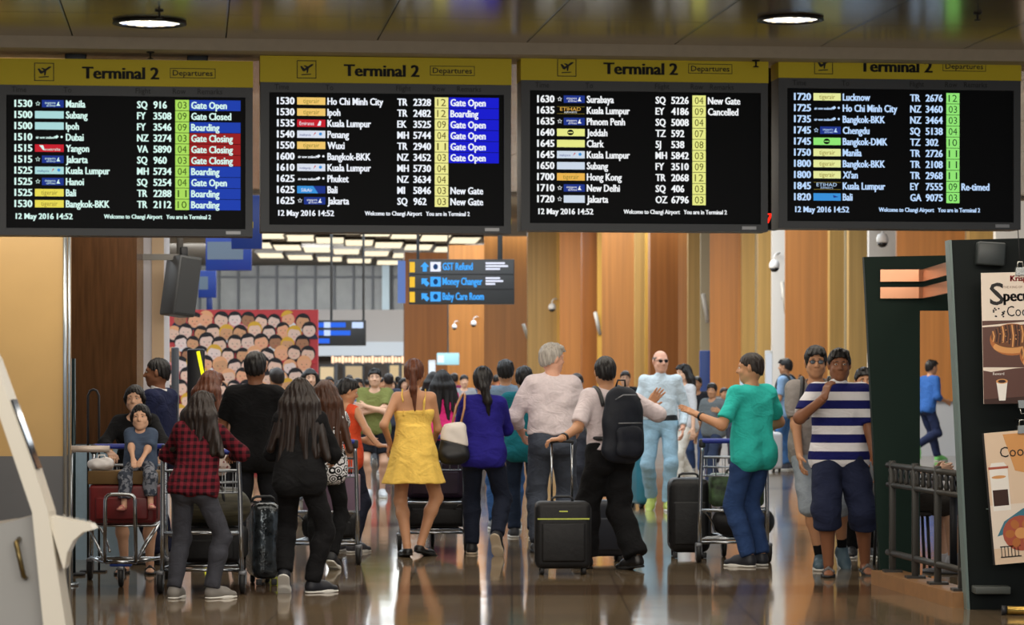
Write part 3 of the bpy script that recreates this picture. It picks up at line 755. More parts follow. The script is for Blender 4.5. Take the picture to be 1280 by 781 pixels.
ALL = {}
def person(px, d, H, yaw, label, group=None, feet=((-.10, 0), (.10, 0)), fyaw=(8, -8), heel=(0, 0), lift=(0, 0), lean=(0, 0), twist=0, hyaw=0, hpitch=0,
           hands=(None, None), hdir=(None, None), hn=(None, None), curl=(.4, .4), pole=(None, None), female=False, build=1.0, skin='tan', hair=('short', 'black'),
           top=None, bottom=None, shoes=None, extra=(), face=False, vox=.0115, hip=None, headk=1.0, hipx=0.0, knee=(None, None), shw=1.0):
    root = thing('person', label, 'person', (X(px, d), d, 0), math.radians(yaw), group)
    Ry = rotz(math.radians(yaw)); org = vec(X(px, d), d, 0)
    def loc(p):
        if p is None: return None
        if isinstance(p[0], str): return Ry.T@(vec(X(p[1], p[3]), p[3], Z(p[2], p[3]))-org)
        return vec(*p)
    b = build; hs = headk*.132*H/.225
    low = vox > .016
    # ---- feet and ankles
    FT = []
    fl = .152*H
    for i, sg in ((0, -1), (1, 1)):
        Rf = rotz(math.radians(fyaw[i])); ground_pt = vec(feet[i][0], feet[i][1], lift[i])
        ball = vec(0, .10*H/1.7, 0.02)
        Rp = rotx(-math.radians(heel[i]))
        def fx(p, Rf=Rf, Rp=Rp, ball=ball, g=ground_pt): return g+Rf@(ball+Rp@(np.asarray(p, float)-ball))
        FT.append((fx, Rf@Rp, fx(vec(0, -.035*H/1.7, .085*H/1.7))))
    lt, ls = .247*H, .246*H
    # ---- pelvis
    if hip is None:
        mid = (np.array(feet[0])+np.array(feet[1]))/2
        hc = vec(mid[0]*.8+hipx, mid[1]*.6, .53*H)
        for i, sg in ((0, -1), (1, 1)):
            hz = lambda z: np.linalg.norm(vec(hc[0]+sg*.052*H, hc[1], z-.01*H)-FT[i][2])
            z = hc[2]
            while hz(z) > (lt+ls)*.9985 and z > .3*H and heel[i] < 20: z -= .002
            hc[2] = z
    else: hc = vec(*hip)
    lf, lsd = math.radians(lean[0]), math.radians(lean[1])
    up = nrm(vec(math.sin(lsd), math.sin(lf), math.cos(lf)*math.cos(lsd)))
    fw = nrm(vec(0, 1, 0)-up*up[1]); rt = np.cross(fw, up)
    tw = math.radians(twist)
    rt2 = nrm(rt*math.cos(tw)+fw*math.sin(tw)); fw2 = np.cross(up, rt2)
    waist = hc+up*.085*H; chest = hc+up*.195*H; neck = hc+up*.296*H
    sw = (.088 if female else .099)*H*shw
    SH = [neck-up*.022*H-rt2*sw, neck-up*.022*H+rt2*sw]
    hd = rotz(math.radians(hyaw))@rotx(-math.radians(hpitch))
    upn = nrm(up*.6+vec(0, 0, 1)*.4)
    hcen = neck+upn*(.058*H+.07*hs)+nrm(fw+vec(0, 0, 0))*.012*H + hd@vec(0, math.sin(math.radians(hpitch))*.03, 0)
    HIPJ = [hc-rt*.052*H-up*.01*H, hc+rt*.052*H-up*.01*H]
    KN = []
    for i in (0, 1):
        k, a_ = ik(HIPJ[i], FT[i][2], lt, ls, knee[i] if knee[i] is not None else (FT[i][1]@vec((-.1, .1)[i], 1, 0.05)))
        KN.append(k)
    AN = [FT[0][2], FT[1][2]]
    # ---- arms
    la, lfo = .172*H, .150*H; EL, WR, HF, HN = [], [], [], []
    for i, sg in ((0, -1), (1, 1)):
        t = loc(hands[i])
        if t is None: t = vec(SH[i][0]+sg*.072*H, SH[i][1]+.03*H, SH[i][2]-(la+lfo)*.97)
        pl = pole[i] if pole[i] is not None else (sg*.45, -1, -.25)
        e, w = ik(SH[i], t, la, lfo, pl); EL.append(e); WR.append(w)
        wd_ = lambda q: nrm(Ry.T@vec(*q[1:])) if isinstance(q[0], str) else nrm(q)
        f = nrm(w-e) if hdir[i] is None else wd_(hdir[i]); n = vec(-sg, .0, 0) if hn[i] is None else wd_(hn[i])
        if abs(f@n) > .9: n = vec(0, -1, 0)
        HF.append(f); HN.append(n)
    fm = .86 if female else 1.0
    r = lambda q: q*H*b*.95
    # ---- body
    def torso(t=0.0, cutlow=None, cuthigh=None, k=.045, loose=0.0, hipw=0.0):
        c = []
        if cutlow is not None: c.append((cutlow, -up))
        if cuthigh is not None: c.append((cuthigh, up))
        c = c or None
        L = []
        L.append(cone(hc-rt*.046*H, hc+rt*.046*H, r(.057)+t+hipw, r(.057)+t+hipw, fw, .88, k, cut=c))
        wr = .050 if female else .056
        L.append(cone(waist-rt*.030*H*b, waist+rt*.030*H*b, r(wr)+t+loose, r(wr)+t+loose, fw, .84, k, cut=c))
        L.append(cone(hc+up*.03*H-rt*.036*H, waist-rt*.03*H*b+up*.05*H, r(.052)+t+loose, r(wr)+t+loose, fw, .82, k, cut=c))
        L.append(cone(hc+up*.03*H+rt*.036*H, waist+rt*.03*H*b+up*.05*H, r(.052)+t+loose, r(wr)+t+loose, fw, .82, k, cut=c))
        L.append(cone(chest-rt2*.046*H, chest+rt2*.046*H, r(.058*fm)+t, r(.058*fm)+t, fw2, .86, k, cut=c))
        L.append(cone(chest+up*.055*H-rt2*.052*H, chest+up*.055*H+rt2*.052*H, r(.050*fm)+t, r(.050*fm)+t, fw2, .86, k, cut=c))
        for sg in (-1, 1):
            L.append(cone(neck-up*.012*H+rt2*sg*.018*H, neck-up*.026*H+rt2*sg*(sw-.012*H), r(.027)+t, r(.031)+t, None, 1, k*.7, cut=c))
            L.append(cone(hc+rt*sg*.045*H-up*.02*H-fw*.022*H, hc+rt*sg*.045*H+up*.01*H-fw*.018*H, r(.054)+t, r(.05)+t, None, 1, k, cut=c))
            if female: L.append(ell(chest+up*.01*H+fw2*.052*H*b+rt2*sg*.042*H, (r(.036)+t, r(.032)+t, r(.036)+t), None, k*.8, cut=c))
        return L
    def arm(i, t, cover=2.0, k=.03, r3=None):
        L = []; sr = (.0305*fm, .0235*fm, .0165*fm)
        c1 = min(cover, 1.0); e = SH[i]+(EL[i]-SH[i])*c1; re = r(sr[0]+(sr[1]-sr[0])*c1)+t
        ax = nrm(EL[i]-SH[i]); L.append(cone(SH[i], e, r(sr[0])+t, re, None, 1, k, cut=None if cover >= 1 else (e, ax)))
        if cover > 1:
            c2 = cover-1; w = EL[i]+(WR[i]-EL[i])*c2; ax = nrm(WR[i]-EL[i])
            L.append(cone(EL[i], w, r(sr[1])+t, r(sr[1]+(sr[2]-sr[1])*c2)+t*(1.0 if r3 is None else r3), None, 1, k, cut=(w, ax)))
        return L
    def leg(i, t, cover=2.0, k=.03, flare=0.0, wob=None):
        L = []; c1 = min(cover, 1.0); ax = nrm(KN[i]-HIPJ[i])
        e = HIPJ[i]+(KN[i]-HIPJ[i])*c1
        L.append(cone(HIPJ[i], e, r(.050)+t, r(.050+(.034-.050)*c1)+t+flare*min(1, cover), None, 1, k, cut=None if cover >= 1 else (e, ax)))
        if cover > 1:
            c2 = cover-1; ax = nrm(AN[i]-KN[i]); w = KN[i]+(AN[i]-KN[i])*c2
            bk = -(FT[i][1]@vec(0, 1, 0)); bk = nrm(bk-ax*(bk@ax))
            cm = KN[i]+(AN[i]-KN[i])*.3+bk*.010*H
            if flare == 0:
                L.append(cone(KN[i], cm, r(.033)+t, r(.034)+t, None, 1, k, cut=(w, ax)))
                L.append(cone(cm, AN[i], r(.034)+t, r(.0205)+t, None, 1, k, cut=(w, ax)))
            else:
                L.append(cone(KN[i], AN[i], r(.034)+t+flare*.8, r(.026)+t+flare*1.5, None, 1, k, cut=(w, ax)))
                L.append(cone(KN[i], cm, r(.033)+t, r(.034)+t, None, 1, k, cut=(w, ax))); L.append(cone(cm, AN[i], r(.034)+t, r(.0205)+t, None, 1, k, cut=(w, ax)))
        return L
    B = torso()
    B.append(cone(neck-up*.02*H, hcen-upn*.02*H-fw*.004*H, r(.035*fm), r(.031*fm), None, 1, .03))
    for i in (0, 1): B += arm(i, 0)+leg(i, 0)
    barefoot = shoes is not None and shoes[0] in ('sandal', 'flat')
    for i in (0, 1):
        fx = FT[i][0]; q = H/1.7
        if barefoot:
            B.append(cone(AN[i], fx(vec(0, -.05, .035)*q), .034*q, .032*q, None, 1, .02))
            B.append(cone(fx(vec(0, -.05, .034)*q), fx(vec(0, .10, .030)*q), .031*q, .034*q, FT[i][1]@vec(0, 0, 1), .7, .02))
            for tx, ty in ((-.028, .155), (-.012, .165), (.003, .163), (.016, .155), (.028, .142)):
                sg = -1 if i else 1
                B.append(cone(fx(vec(tx*sg*.9, .10, .026)*q), fx(vec(tx*sg, ty, .022)*q), .014*q, .010*q, None, 1, .008))
        else: B.append(cone(AN[i], fx(vec(0, .02, .05)*q), .030*q, .026*q, None, 1, .02))
    parts = [surface(B, vox)]
    # ---- head
    A = lambda p: hcen+hd@(np.asarray(p, float)*hs)
    def E(c, rr, k=.02, neg=False): return ell(A(c), np.array(rr)*hs, hd, k*hs, neg)
    HP = [E((0, -.012, .028), (.074, .094, .086), .03), E((0, .025, -.035), (.060, .068, .072), .03), E((0, .048, -.088), (.026, .026, .022), .03),
          E((0, -.03, -.03), (.062, .066, .06), .03)]
    HP += [cone(A((-.05, .01, -.06)), A((-.012, .055, -.092)), .018*hs, .016*hs, None, 1, .03*hs), cone(A((.05, .01, -.06)), A((.012, .055, -.092)), .018*hs, .016*hs, None, 1, .03*hs)]
    HP += [cone(A((0, .084, .012)), A((0, .104, -.026)), .009*hs, .0135*hs, None, 1, .012*hs), E((-.012, .092, -.03), (.009, .010, .008), .01), E((.012, .092, -.03), (.009, .010, .008), .01)]
    HP += [cone(A((-.042, .070, .024)), A((.042, .070, .024)), .012*hs, .012*hs, None, 1, .02*hs)]
    HP += [E((-.040, .058, -.03), (.02, .02, .018), .02), E((.040, .058, -.03), (.02, .02, .018), .02), E((0, .080, -.058), (.022, .010, .012), .014)]
    for sg in (-1, 1):
        HP += [E((sg*.031, .090, .006), (.016, .013, .011), .012, True)]
        HP += [ell(A((sg*.077, -.012, -.004)), np.array((.010, .020, .031))*hs, hd@rotz(-sg*.45), .008*hs)]
    HP.append(cone(neck-up*.01*H, hcen-upn*.03*H-fw*.004*H, r(.034*fm), r(.031*fm), None, 1, .03))
    parts.append(surface(HP, (.0058 if not low else .011)*max(.8, hs)))
    # ---- hands
    hl = .106*H*(.95 if female else 1)
    for i, sg in ((0, -1), (1, 1)):
        P = hand_prims(WR[i], HF[i], HN[i], sg, hl, curl[i])
        P.append(cone(WR[i]-nrm(WR[i]-EL[i])*.05*H, WR[i]+HF[i]*.012, r(.0185*fm), r(.0158*fm), None, 1, .012))
        parts.append(surface(P, .0042 if not low else .009))
    body = np_mesh('body', parts, root, skin_mat(skin))
    # ---- hair
    hk, hcol = hair
    HR = []
    rng = np.random.RandomState(int(px)*7+3)
    def plane(y0, z0, y1, z1):      # keeps what lies above the line in head space
        n = nrm(vec(0, (z1-z0), -(y1-y0))); n = n if n[2] < 0 else -n
        return (A((0, y0, z0)), hd@n)
    dn = vec(0, 0, -1)
    capk = .006 if hk == 'buzz' else .012
    if hk != 'bald':
        cut = plane(.085, .060, -.09, -.066) if hk in ('short', 'ponytail', 'bun', 'thin', 'buzz') else plane(.085, .046, -.09, -.10) if hk == 'tied' else plane(.085, .050, -.05, -.11)
        cc = [cut]
        if hk == 'thin': cc = [plane(.085, .078, -.09, -.066)]
        HR.append(ell(A((0, -.014, .030)), np.array((.074+capk, .094+capk, .086+capk*1.1))*hs, hd, .01, cut=cc))
        HR.append(ell(A((0, -.04, -.02)), np.array((.068+capk*.6, .062+capk, .07))*hs, hd, .02, cut=cc))
        if hk in ('short',) and not low:
            for q in range(14): 
                a = rng.uniform(-1.2, 1.2); HR.append(cone(A((.06*math.sin(a), .03*rng.uniform(-2, 1.6), .115-.03*abs(math.sin(a)))), A((.07*math.sin(a), .03*rng.uniform(-1, 2.2)+.01, .118-.035*abs(math.sin(a)))), .016*hs, .010*hs, None, 1, .012, cut=cc))
        if hk in ('short', 'fringe', 'bob', 'long'):
            for q in (-.045, -.015, .015, .045): HR.append(cone(A((q, .045, .094)), A((q*1.25, .086, .062)), .020*hs, .012*hs, None, 1, .014))
    else:
        HR.append(ell(A((0, -.014, .022)), np.array((.074+.006, .094+.006, .06))*hs, hd, .01, cut=[plane(.02, .02, -.1, -.07), (A((0, 0, .055)), hd@vec(0, -.25, 1))]))
    bk = hd@vec(0, -1, 0); sd = hd@vec(1, 0, 0)
    bk = nrm(vec(bk[0], bk[1], 0))
    backdir = nrm(dn + bk*.05)
    lenk = {'long': .40, 'longer': .52, 'bob': .20}.get(hk, 0)
    if lenk:
        ln = lenk*H/1.6
        for o in (-.085, -.055, -.02, .02, .055, .085):
            p0 = A((o*.8, -.055+abs(o)*.3, .02)); pm = A((o*1.35, -.088+abs(o)*.45, -.08)); p1 = pm+backdir*(ln*(.98-3.2*abs(o))+.03*math.sin(o*90+px))+sd*(o*(.7+.5*(ln > .3))+.012*math.sin(o*70+px))
            HR.append(cone(p0, pm, .045*hs, .046*hs, None, 1, .03)); HR.append(cone(pm, p1, .046*hs, .030*hs, None, 1, .03))
        for o in (-1, 1):
            p0 = A((o*.06, -.01, .03)); pm = A((o*.082, -.02, -.07)); p1 = pm+dn*ln*.45+bk*.03+sd*o*.012
            HR.append(cone(p0, pm, .030*hs, .027*hs, None, 1, .02)); HR.append(cone(pm, p1, .027*hs, .016*hs, None, 1, .02))
    if hk == 'ponytail':
        p0 = A((0, -.095, .055)); p1 = p0+bk*.035+dn*.03; p2 = p1+dn*.16+bk*.01; p3 = p2+dn*.17+sd*.01
        HR += [cone(p0, p1, .030*hs, .030*hs, None, 1, .02), cone(p1, p2, .034*hs, .032*hs, None, 1, .02), cone(p2, p3, .031*hs, .008*hs, None, 1, .02)]
    if hk == 'sidetail':
        HR.append(ell(A((0, -.014, .030)), np.array((.087, .107, .1))*hs, hd, .01, cut=[plane(.085, .058, -.09, -.1)]))
        p1 = A((.03, -.095, -.06)); p2 = p1+dn*.12+sd*.03; p3 = p2+dn*.12+sd*.015
        HR += [cone(A((0, -.07, 0)), p1, .05*hs, .042*hs, None, 1, .03), cone(p1, p2, .042*hs, .036*hs, None, 1, .02), cone(p2, p3, .036*hs, .012*hs, None, 1, .02)]
    if hk == 'tied':
        for o in (-1, 1): HR.append(cone(A((o*.050, .045, .052)), A((o*.074, .0, .0)), .020*hs, .020*hs, None, 1, .02)); HR.append(cone(A((o*.074, .0, .0)), A((o*.066, -.045, -.04)), .020*hs, .022*hs, None, 1, .02))
        HR.append(ell(A((0, -.10, .0)), np.array((.045, .035, .045))*hs, hd, .03))
    if hk == 'bun': HR.append(ell(A((0, -.115, .045)), np.array((.034, .03, .032))*hs, hd, .02))
    def hnoise(q):
        w = (q-hcen)@hd; th = np.arctan2(w[..., 0], -w[..., 1]+1e-4)
        return .003*np.sin(th*17+w[..., 2]*13+2*np.sin(w[..., 2]*11))+.002*np.sin(th*37+1-w[..., 2]*19)
    if HR:
        neg = [ell(A((0, .072, -.028)), np.array((.058, .06, .088))*hs, hd, .008, True)]
        np_mesh('hair', [surface(HR+neg, .0062 if not low else .011, noise=hnoise if not low else None)], root, hair_mat(hcol))
    # ---- face details
    if face:
        ew, ei = mat('eye_white', (226, 222, 214), .3), mat('eye_iris', (34, 22, 16), .2)
        for sg in (-1, 1):
            c0 = A((sg*.031, .0765, .005)); V, Q = surface([ell(c0, vec(.0115, .0105, .0062)*hs, hd, .001)], .0028)
            ic = A((sg*.031, .0875, .005))
            np_mesh('eye', [(V, Q)], root, [ew, ei], lambda C, ic=ic: (np.linalg.norm(C-ic, axis=1) < .0068*hs))
            V, Q = surface([cone(A((sg*.017, .088, .026)), A((sg*.046, .076, .027)), .0042*hs, .003*hs, None, 1, .002)], .0032)
            np_mesh('eyebrow', [(V, Q)], root, hair_mat('dark' if hcol not in ('grey', 'bald') else 'grey'))
        V, Q = surface([cone(A((-.018, .081, -.058)), A((.018, .081, -.058)), .0058*hs, .0058*hs, None, 1, .004), cone(A((-.012, .085, -.063)), A((.012, .085, -.063)), .006*hs, .006*hs, None, 1, .004)], .0035)
        np_mesh('lips', [(V, Q)], root, mat('lips_'+skin, tuple(int(a*b_) for a, b_ in zip(SKIN[skin], (.80, .58, .58))), .45))
    # ---- clothes
    def folds(a, fz=60.0, seed=0):
        ph = np.random.RandomState(seed+int(px)).rand(6)*6.28
        def f(q):
            x, y, z = q[..., 0], q[..., 1], q[..., 2]
            return a*(.6*np.sin(fz*.45*z+14*x+ph[0]+1.5*np.sin(9*y+ph[1]))+.5*np.sin(fz*z*.8-22*x+18*y+ph[2])*np.sin(7*z+ph[3])+.35*np.sin(31*x+25*y-12*z+ph[4]))
        return f
    if bottom:
        k = bottom['k']; t = bottom.get('t', .010); cv = bottom.get('len', 1.97)
        wl = hc+up*bottom.get('waist', .055)*H
        if k in ('trousers', 'shorts'):
            P = [p for p in torso(t+.004, cuthigh=wl)][:4]+[p for p in torso(t+.002, cuthigh=wl) if p['t'] == 'c'][-4:]
            P = torso(t+.003, cuthigh=wl)[:4]
            for sg in (-1, 1): P.append(cone(hc+rt*sg*.045*H-up*.02*H-fw*.020*H, hc+rt*sg*.045*H+up*.01*H-fw*.016*H, r(.054)+t, r(.05)+t, None, 1, .04, cut=(wl, up)))
            for i in (0, 1): P += leg(i, t, cv, .03, bottom.get('flare', .008))
            np_mesh(k if k == 'shorts' else 'trousers', [surface(P, vox, noise=folds(bottom.get('fold', .0048), 62, 5))], root, bottom['m'])
        elif k == 'skirt':
            hz = bottom['hem']
            c1 = vec(hc[0], hc[1]+.0, hz)
            P = [cone(hc+up*.02*H, c1, r(.085)+t, r(.085)+bottom.get('flare', .05), fw, .75, .03, cut=[(vec(0, 0, hz), vec(0, 0, -1)), (wl, up)])]
            P += torso(t+.002, cuthigh=wl)[:4]
            np_mesh('skirt', [surface(P, vox, noise=folds(.003, 30, 5))], root, bottom['m'])
        if bottom.get('belt'):
            P = [p for p in torso(t+.009, cuthigh=wl+up*.004, cutlow=wl-up*.034)][:4]
            np_mesh('belt', [surface(P, .009)], root, bottom['belt'])
    if top:
        k = top['k']; t = top.get('t', .014); hem = hc+up*top.get('hem', -.045)*H
        hw_ = top.get('hipw', max(.012, (bottom or {}).get('t', 0)+.004) if top.get('hem', -.045) < .03 else 0)
        P = torso(t, cutlow=hem, loose=top.get('loose', .018 if hw_ and not female else .010), hipw=hw_)
        if hw_:
            for sg in (-1, 1): P.append(cone(hc+rt*sg*.045*H-up*.02*H-fw*.022*H, hc+rt*sg*.045*H+up*.03*H-fw*.016*H, r(.054)+t+hw_*.3, r(.05)+t+hw_*.3, None, 1, .045, cut=(hem, -up)))
        cov = top.get('sleeve', .6)
        cov = cov if isinstance(cov, (tuple, list)) else (cov, cov)
        clips = []
        if k == 'tank':
            P = [p for j, p in enumerate(P)]
            for sg in (-1, 1): P.append(cone(neck-up*.035*H+rt2*sg*(sw+.012*H), neck-up*.02*H+rt2*sg*(sw+.045*H), .036*H, .05*H, None, 1, .01, True))
            P.append(cone(neck+up*.03*H-fw*.02*H, neck-up*.03*H-fw*.03*H, .030*H, .036*H, None, 1, .01, True))
        elif k == 'strap':
            lim = hc+up*top.get('edge', .215)*H; P = torso(t, cuthigh=lim, loose=0)
            if 'skirt' in top:
                hz = top['skirt']; c0 = waist+up*.035*H
                P.append(cone(c0, vec(hc[0], hc[1]-.01, hz-.02), r(.078), r(.078)+top.get('flare', .13), fw, .86, .03, cut=[(vec(0, 0, hz), vec(0, 0, -1)), (c0+up*.015, up)], wob=(9, .045, 1.0)))
            for sg in (-1, 1):
                pts = [lim-up*.02*H+rt2*sg*.050*H-fw2*.050*H, chest+up*.062*H+rt2*sg*.054*H-fw2*.049*H, neck-up*.012*H+rt2*sg*.060*H-fw2*.034*H, neck+up*.016*H+rt2*sg*.058*H,
                       neck-up*.012*H+rt2*sg*.060*H+fw2*.034*H, chest+up*.062*H+rt2*sg*.054*H+fw2*.049*H, lim-up*.02*H+rt2*sg*.050*H+fw2*.054*H]
                for p_, q_ in zip(pts[:-1], pts[1:]): P.append(cone(p_, q_, .0085, .0085, None, 1, .006))
        else:
            for i in (0, 1): P += arm(i, t+top.get('slv', .004), cov[i], .03, top.get('cuff'))
            if top.get('collar'):
                P.append(cone(neck-up*.012*H+fw*.004*H, neck+up*.026*H+fw*.006*H, r(.040), r(.037), None, 1, .012, cut=(neck+up*.026*H, nrm(up-fw*.35))))
            elif not top.get('high'):
                clips = []
                P.append(ell(neck+up*.012*H+fw*.03*H, (.045*H, .05*H, .030*H), None, .01, True))
        np_mesh(top.get('name', {'tank': 'tank_top', 'strap': 'dress'}.get(k, 'shirt')), [surface(P, vox*(.95 if k != 'strap' else .75), clips, folds(top.get('fold', .005), 46, 2))], root, top['m'])
    if shoes:
        kind, sm, so = shoes
        for i in (0, 1):
            fx, Rr, _ = FT[i]; q = H/1.7; upf = Rr@vec(0, 0, 1)
            wd = -1 if i else 1
            c = (fx(vec(0, 0, .016)*q), -upf)
            if kind == 'sneaker':
                P = [cone(fx(vec(0, -.045, .045)*q), fx(vec(-.004*wd, .09, .040)*q), .044*q, .046*q, None, 1, .03, cut=c), cone(fx(vec(-.004*wd, .09, .036)*q), fx(vec(-.008*wd, .165, .030)*q), .045*q, .034*q, upf, .8, .03, cut=c),
                     cone(fx(vec(0, -.035, .05)*q), fx(vec(0, -.035, .105)*q), .044*q, .042*q, None, 1, .03, cut=(fx(vec(0, -.03, .10)*q), upf)), cone(fx(vec(0, .0, .08)*q), fx(vec(0, .08, .055)*q), .036*q, .032*q, None, 1, .03, cut=c)]
            elif kind == 'flat':
                P = [cone(fx(vec(0, -.045, .03)*q), fx(vec(0, .09, .028)*q), .040*q, .042*q, upf, .8, .03, cut=[c, (fx(vec(0, 0, .042)*q), upf)]), cone(fx(vec(0, .09, .028)*q), fx(vec(0, .16, .024)*q), .043*q, .028*q, upf, .75, .03, cut=c), cone(fx(vec(0, -.05, .03)*q), fx(vec(0, -.05, .06)*q), .041*q, .038*q, None, 1, .02, cut=(fx(vec(0, 0, .06)*q), upf))]
            else:
                P = [cone(fx(vec(-.035, .075, .040)*q), fx(vec(0, .065, .068)*q), .012*q, .012*q, None, 1, .01), cone(fx(vec(.035, .075, .040)*q), fx(vec(0, .065, .068)*q), .012*q, .012*q, None, 1, .01),
                     cone(fx(vec(-.036, .06, .016)*q), fx(vec(-.036, .08, .044)*q), .010*q, .010*q, None, 1, .01), cone(fx(vec(.036, .06, .016)*q), fx(vec(.036, .08, .044)*q), .010*q, .010*q, None, 1, .01)]
            sh = np_mesh('shoe' if kind != 'sandal' else 'sandal', [surface(P, .0075 if not low else .012)], root, sm)
            c2 = [(fx(vec(0, 0, .001)*q), -upf), (fx(vec(0, 0, .018)*q), upf)]
            P = [cone(fx(vec(0, -.045, .012)*q), fx(vec(-.004*wd, .09, .012)*q), .047*q, .048*q, None, 1, .03, cut=c2), cone(fx(vec(-.004*wd, .09, .012)*q), fx(vec(-.008*wd, .165, .012)*q), .048*q, .037*q, None, 1, .03, cut=c2)]
            np_mesh('sole', [surface(P, .006 if not low else .01)], sh, so)
    J = dict(root=root, hc=hc, up=up, fw=fw, rt=rt, rt2=rt2, fw2=fw2, waist=waist, chest=chest, neck=neck, SH=SH, EL=EL, WR=WR, HF=HF, HN=HN, hcen=hcen, hd=hd, hs=hs, A=A, H=H, AN=AN, KN=KN, FT=FT, Ry=Ry, org=org, r=r)
    for e in extra:
        if e == 'glasses' or e == 'sunglasses':
            m = MB()
            for sg in (-1, 1):
                pts = [A((sg*.031+.019*math.cos(2*PI*k/14), .094-.004*abs(math.cos(2*PI*k/14)), .004+.014*math.sin(2*PI*k/14))) for k in range(14)]
                m.tube(pts, .0022*hs, 0, 5, True); m.tube([A((sg*.05, .092, .008)), A((sg*.078, .02, .010)), A((sg*.080, -.02, .0))], .002*hs, 0, 5)
                m.mesh([tuple(p) for p in pts], [tuple(range(14))], 1)
            m.tube([A((-.013, .096, .008)), A((.013, .096, .008))], .0022*hs, 0, 5)
            m.build('glasses', [mat('glasses_frame', (26, 24, 26), .3), mat('lens_dark', (16, 16, 18), .1) if e == 'sunglasses' else mat('lens_glare', (150, 160, 170), .08, .6)], root)
        elif e[0] in ('watchL', 'watchR'):
            i = 0 if e[0][-1] == 'L' else 1; ax = nrm(WR[i]-EL[i]); c0 = WR[i]-ax*.03
            V, Q = surface([cone(c0-ax*.03, c0+ax*.03, .0185*H*b*fm+.004, .0185*H*b*fm+.004, None, 1, .002, cut=[(c0-ax*.011, -ax), (c0+ax*.011, ax)])], .004)
            np_mesh('wristwatch' if e[1] == 'watch' else 'bracelet', [(V, Q)], root, e[2])
        elif e[0] == 'collar':
            V, Q = surface([cone(neck-up*.02*H, neck+up*.03*H+fw*.004*H, r(.043), r(.039), None, 1, .01, cut=(neck+up*.030*H, nrm(up-fw*.35)))], .007)
            np_mesh('shirt_collar', [(V, Q)], root, e[1])
        elif e[0] == 'socks':
            for i in (0, 1):
                ax = nrm(AN[i]-KN[i]); a = AN[i]-ax*.11*H/1.7
                V, Q = surface([cone(a-ax*.05, AN[i]+ax*.03, .040*H/1.7, .036*H/1.7, None, 1, .01, cut=(a, -ax))], .008)
                np_mesh('sock', [(V, Q)], root, e[1])
    return J
# ------------------------------------------------------------------ people
def C_(*c): return cloth(c)
WS = mat('sole_white', (222, 220, 212), .5); BS = mat('sole_black', (20, 20, 20), .6); LEA = mat('leather_black', (22, 20, 20), .35)
def sneaker(c, s=None): return ('sneaker', mat('shoe_%d_%d_%d' % c, c, .55), s or WS)
def pattern(name, build):
    if name in _M: return _M[name]
    t = NT(name); build(t); t.b.inputs['Roughness'].default_value = .9; t.b.inputs['Specular IOR Level'].default_value = .2; wrinkle(t.m)
    _M[name] = t.m; return t.m
def plaid(t):
    v, x, y, z = t.xyz()
    fx = t.math('LESS_THAN', t.math('FRACT', t.math('MULTIPLY', x, 22.0)), .5); fz = t.math('LESS_THAN', t.math('FRACT', t.math('MULTIPLY', z, 22.0)), .5)
    s = t.math('MULTIPLY', t.math('ADD', fx, fz), .5)
    t.l(t.mix(s, lin((30, 12, 18)), lin((108, 28, 40))), t.b.inputs['Base Color'])
def stripes(t):
    v, x, y, z = t.xyz()
    f = t.math('LESS_THAN', t.math('FRACT', t.math('MULTIPLY', t.math('ADD', z, .018), 1/.128)), .5)
    t.l(t.mix(f, lin((222, 220, 222)), lin((26, 30, 92))), t.b.inputs['Base Color'])
def floral(t):
    v, x, y, z = t.xyz()
    vo = t.n('ShaderNodeTexVoronoi'); vo.inputs['Scale'].default_value = 17; vo.inputs['Randomness'].default_value = .35; t.l(v, vo.inputs['Vector'])
    d = vo.outputs['Distance']
    f = t.math('GREATER_THAN', t.math('SINE', t.math('MULTIPLY', d, 21.0)), .0)
    t.l(t.mix(f, lin((14, 14, 16)), lin((226, 226, 228))), t.b.inputs['Base Color'])
def dots(t):
    v, x, y, z = t.xyz()
    vo = t.n('ShaderNodeTexVoronoi'); vo.inputs['Scale'].default_value = 26; vo.inputs['Randomness'].default_value = .2; t.l(v, vo.inputs['Vector'])
    t.l(t.mix(t.math('LESS_THAN', vo.outputs['Distance'], .33), lin((232, 214, 206)), lin((150, 84, 84))), t.b.inputs['Base Color'])
def camo(t):
    v, x, y, z = t.xyz()
    n = t.n('ShaderNodeTexNoise'); n.inputs['Scale'].default_value = 34; t.l(v, n.inputs['Vector'])
    t.l(t.mix(t.math('GREATER_THAN', n.outputs[0], .5), lin((64, 70, 82)), lin((128, 132, 142))), t.b.inputs['Base Color'])
PL, ST, FLO, DOT, CAM = (pattern(n, f) for n, f in (('plaid_red', plaid), ('stripes_navy_white', stripes), ('floral_black_white', floral), ('dots_on_white', dots), ('grey_mottled', camo)))
JEAN, DKJEAN, BLK, DKG = C_(44, 68, 112), C_(26, 32, 48), C_(15, 15, 17), C_(40, 42, 48)
gold = mat('gold_bracelet', (200, 160, 80), .3, .9); wat = mat('watch_black', (18, 18, 20), .3)
P = {}
P['mother'] = person(171, 20.8, 1.455, 180, 'woman in black cardigan pushing the trolley that carries a small child', female=True, face=True, skin='light', hair=('tied', 'black'), lean=(11, 0), hpitch=0,
    hands=(('w', 203, 570, 20.36), ('w', 138, 566, 20.36)), hn=((0, 0, -1), (0, 0, -1)), curl=(.6, .6), pole=((-.8, -.3, -.4), (.8, -.3, -.4)),
    top=dict(k='shirt', m=BLK, sleeve=1.45, hem=-.05), bottom=dict(k='skirt', m=C_(50, 44, 46), hem=.62, flare=.0), shoes=('sandal', LEA, BS), extra=(('watchR', 'bracelet', gold),))
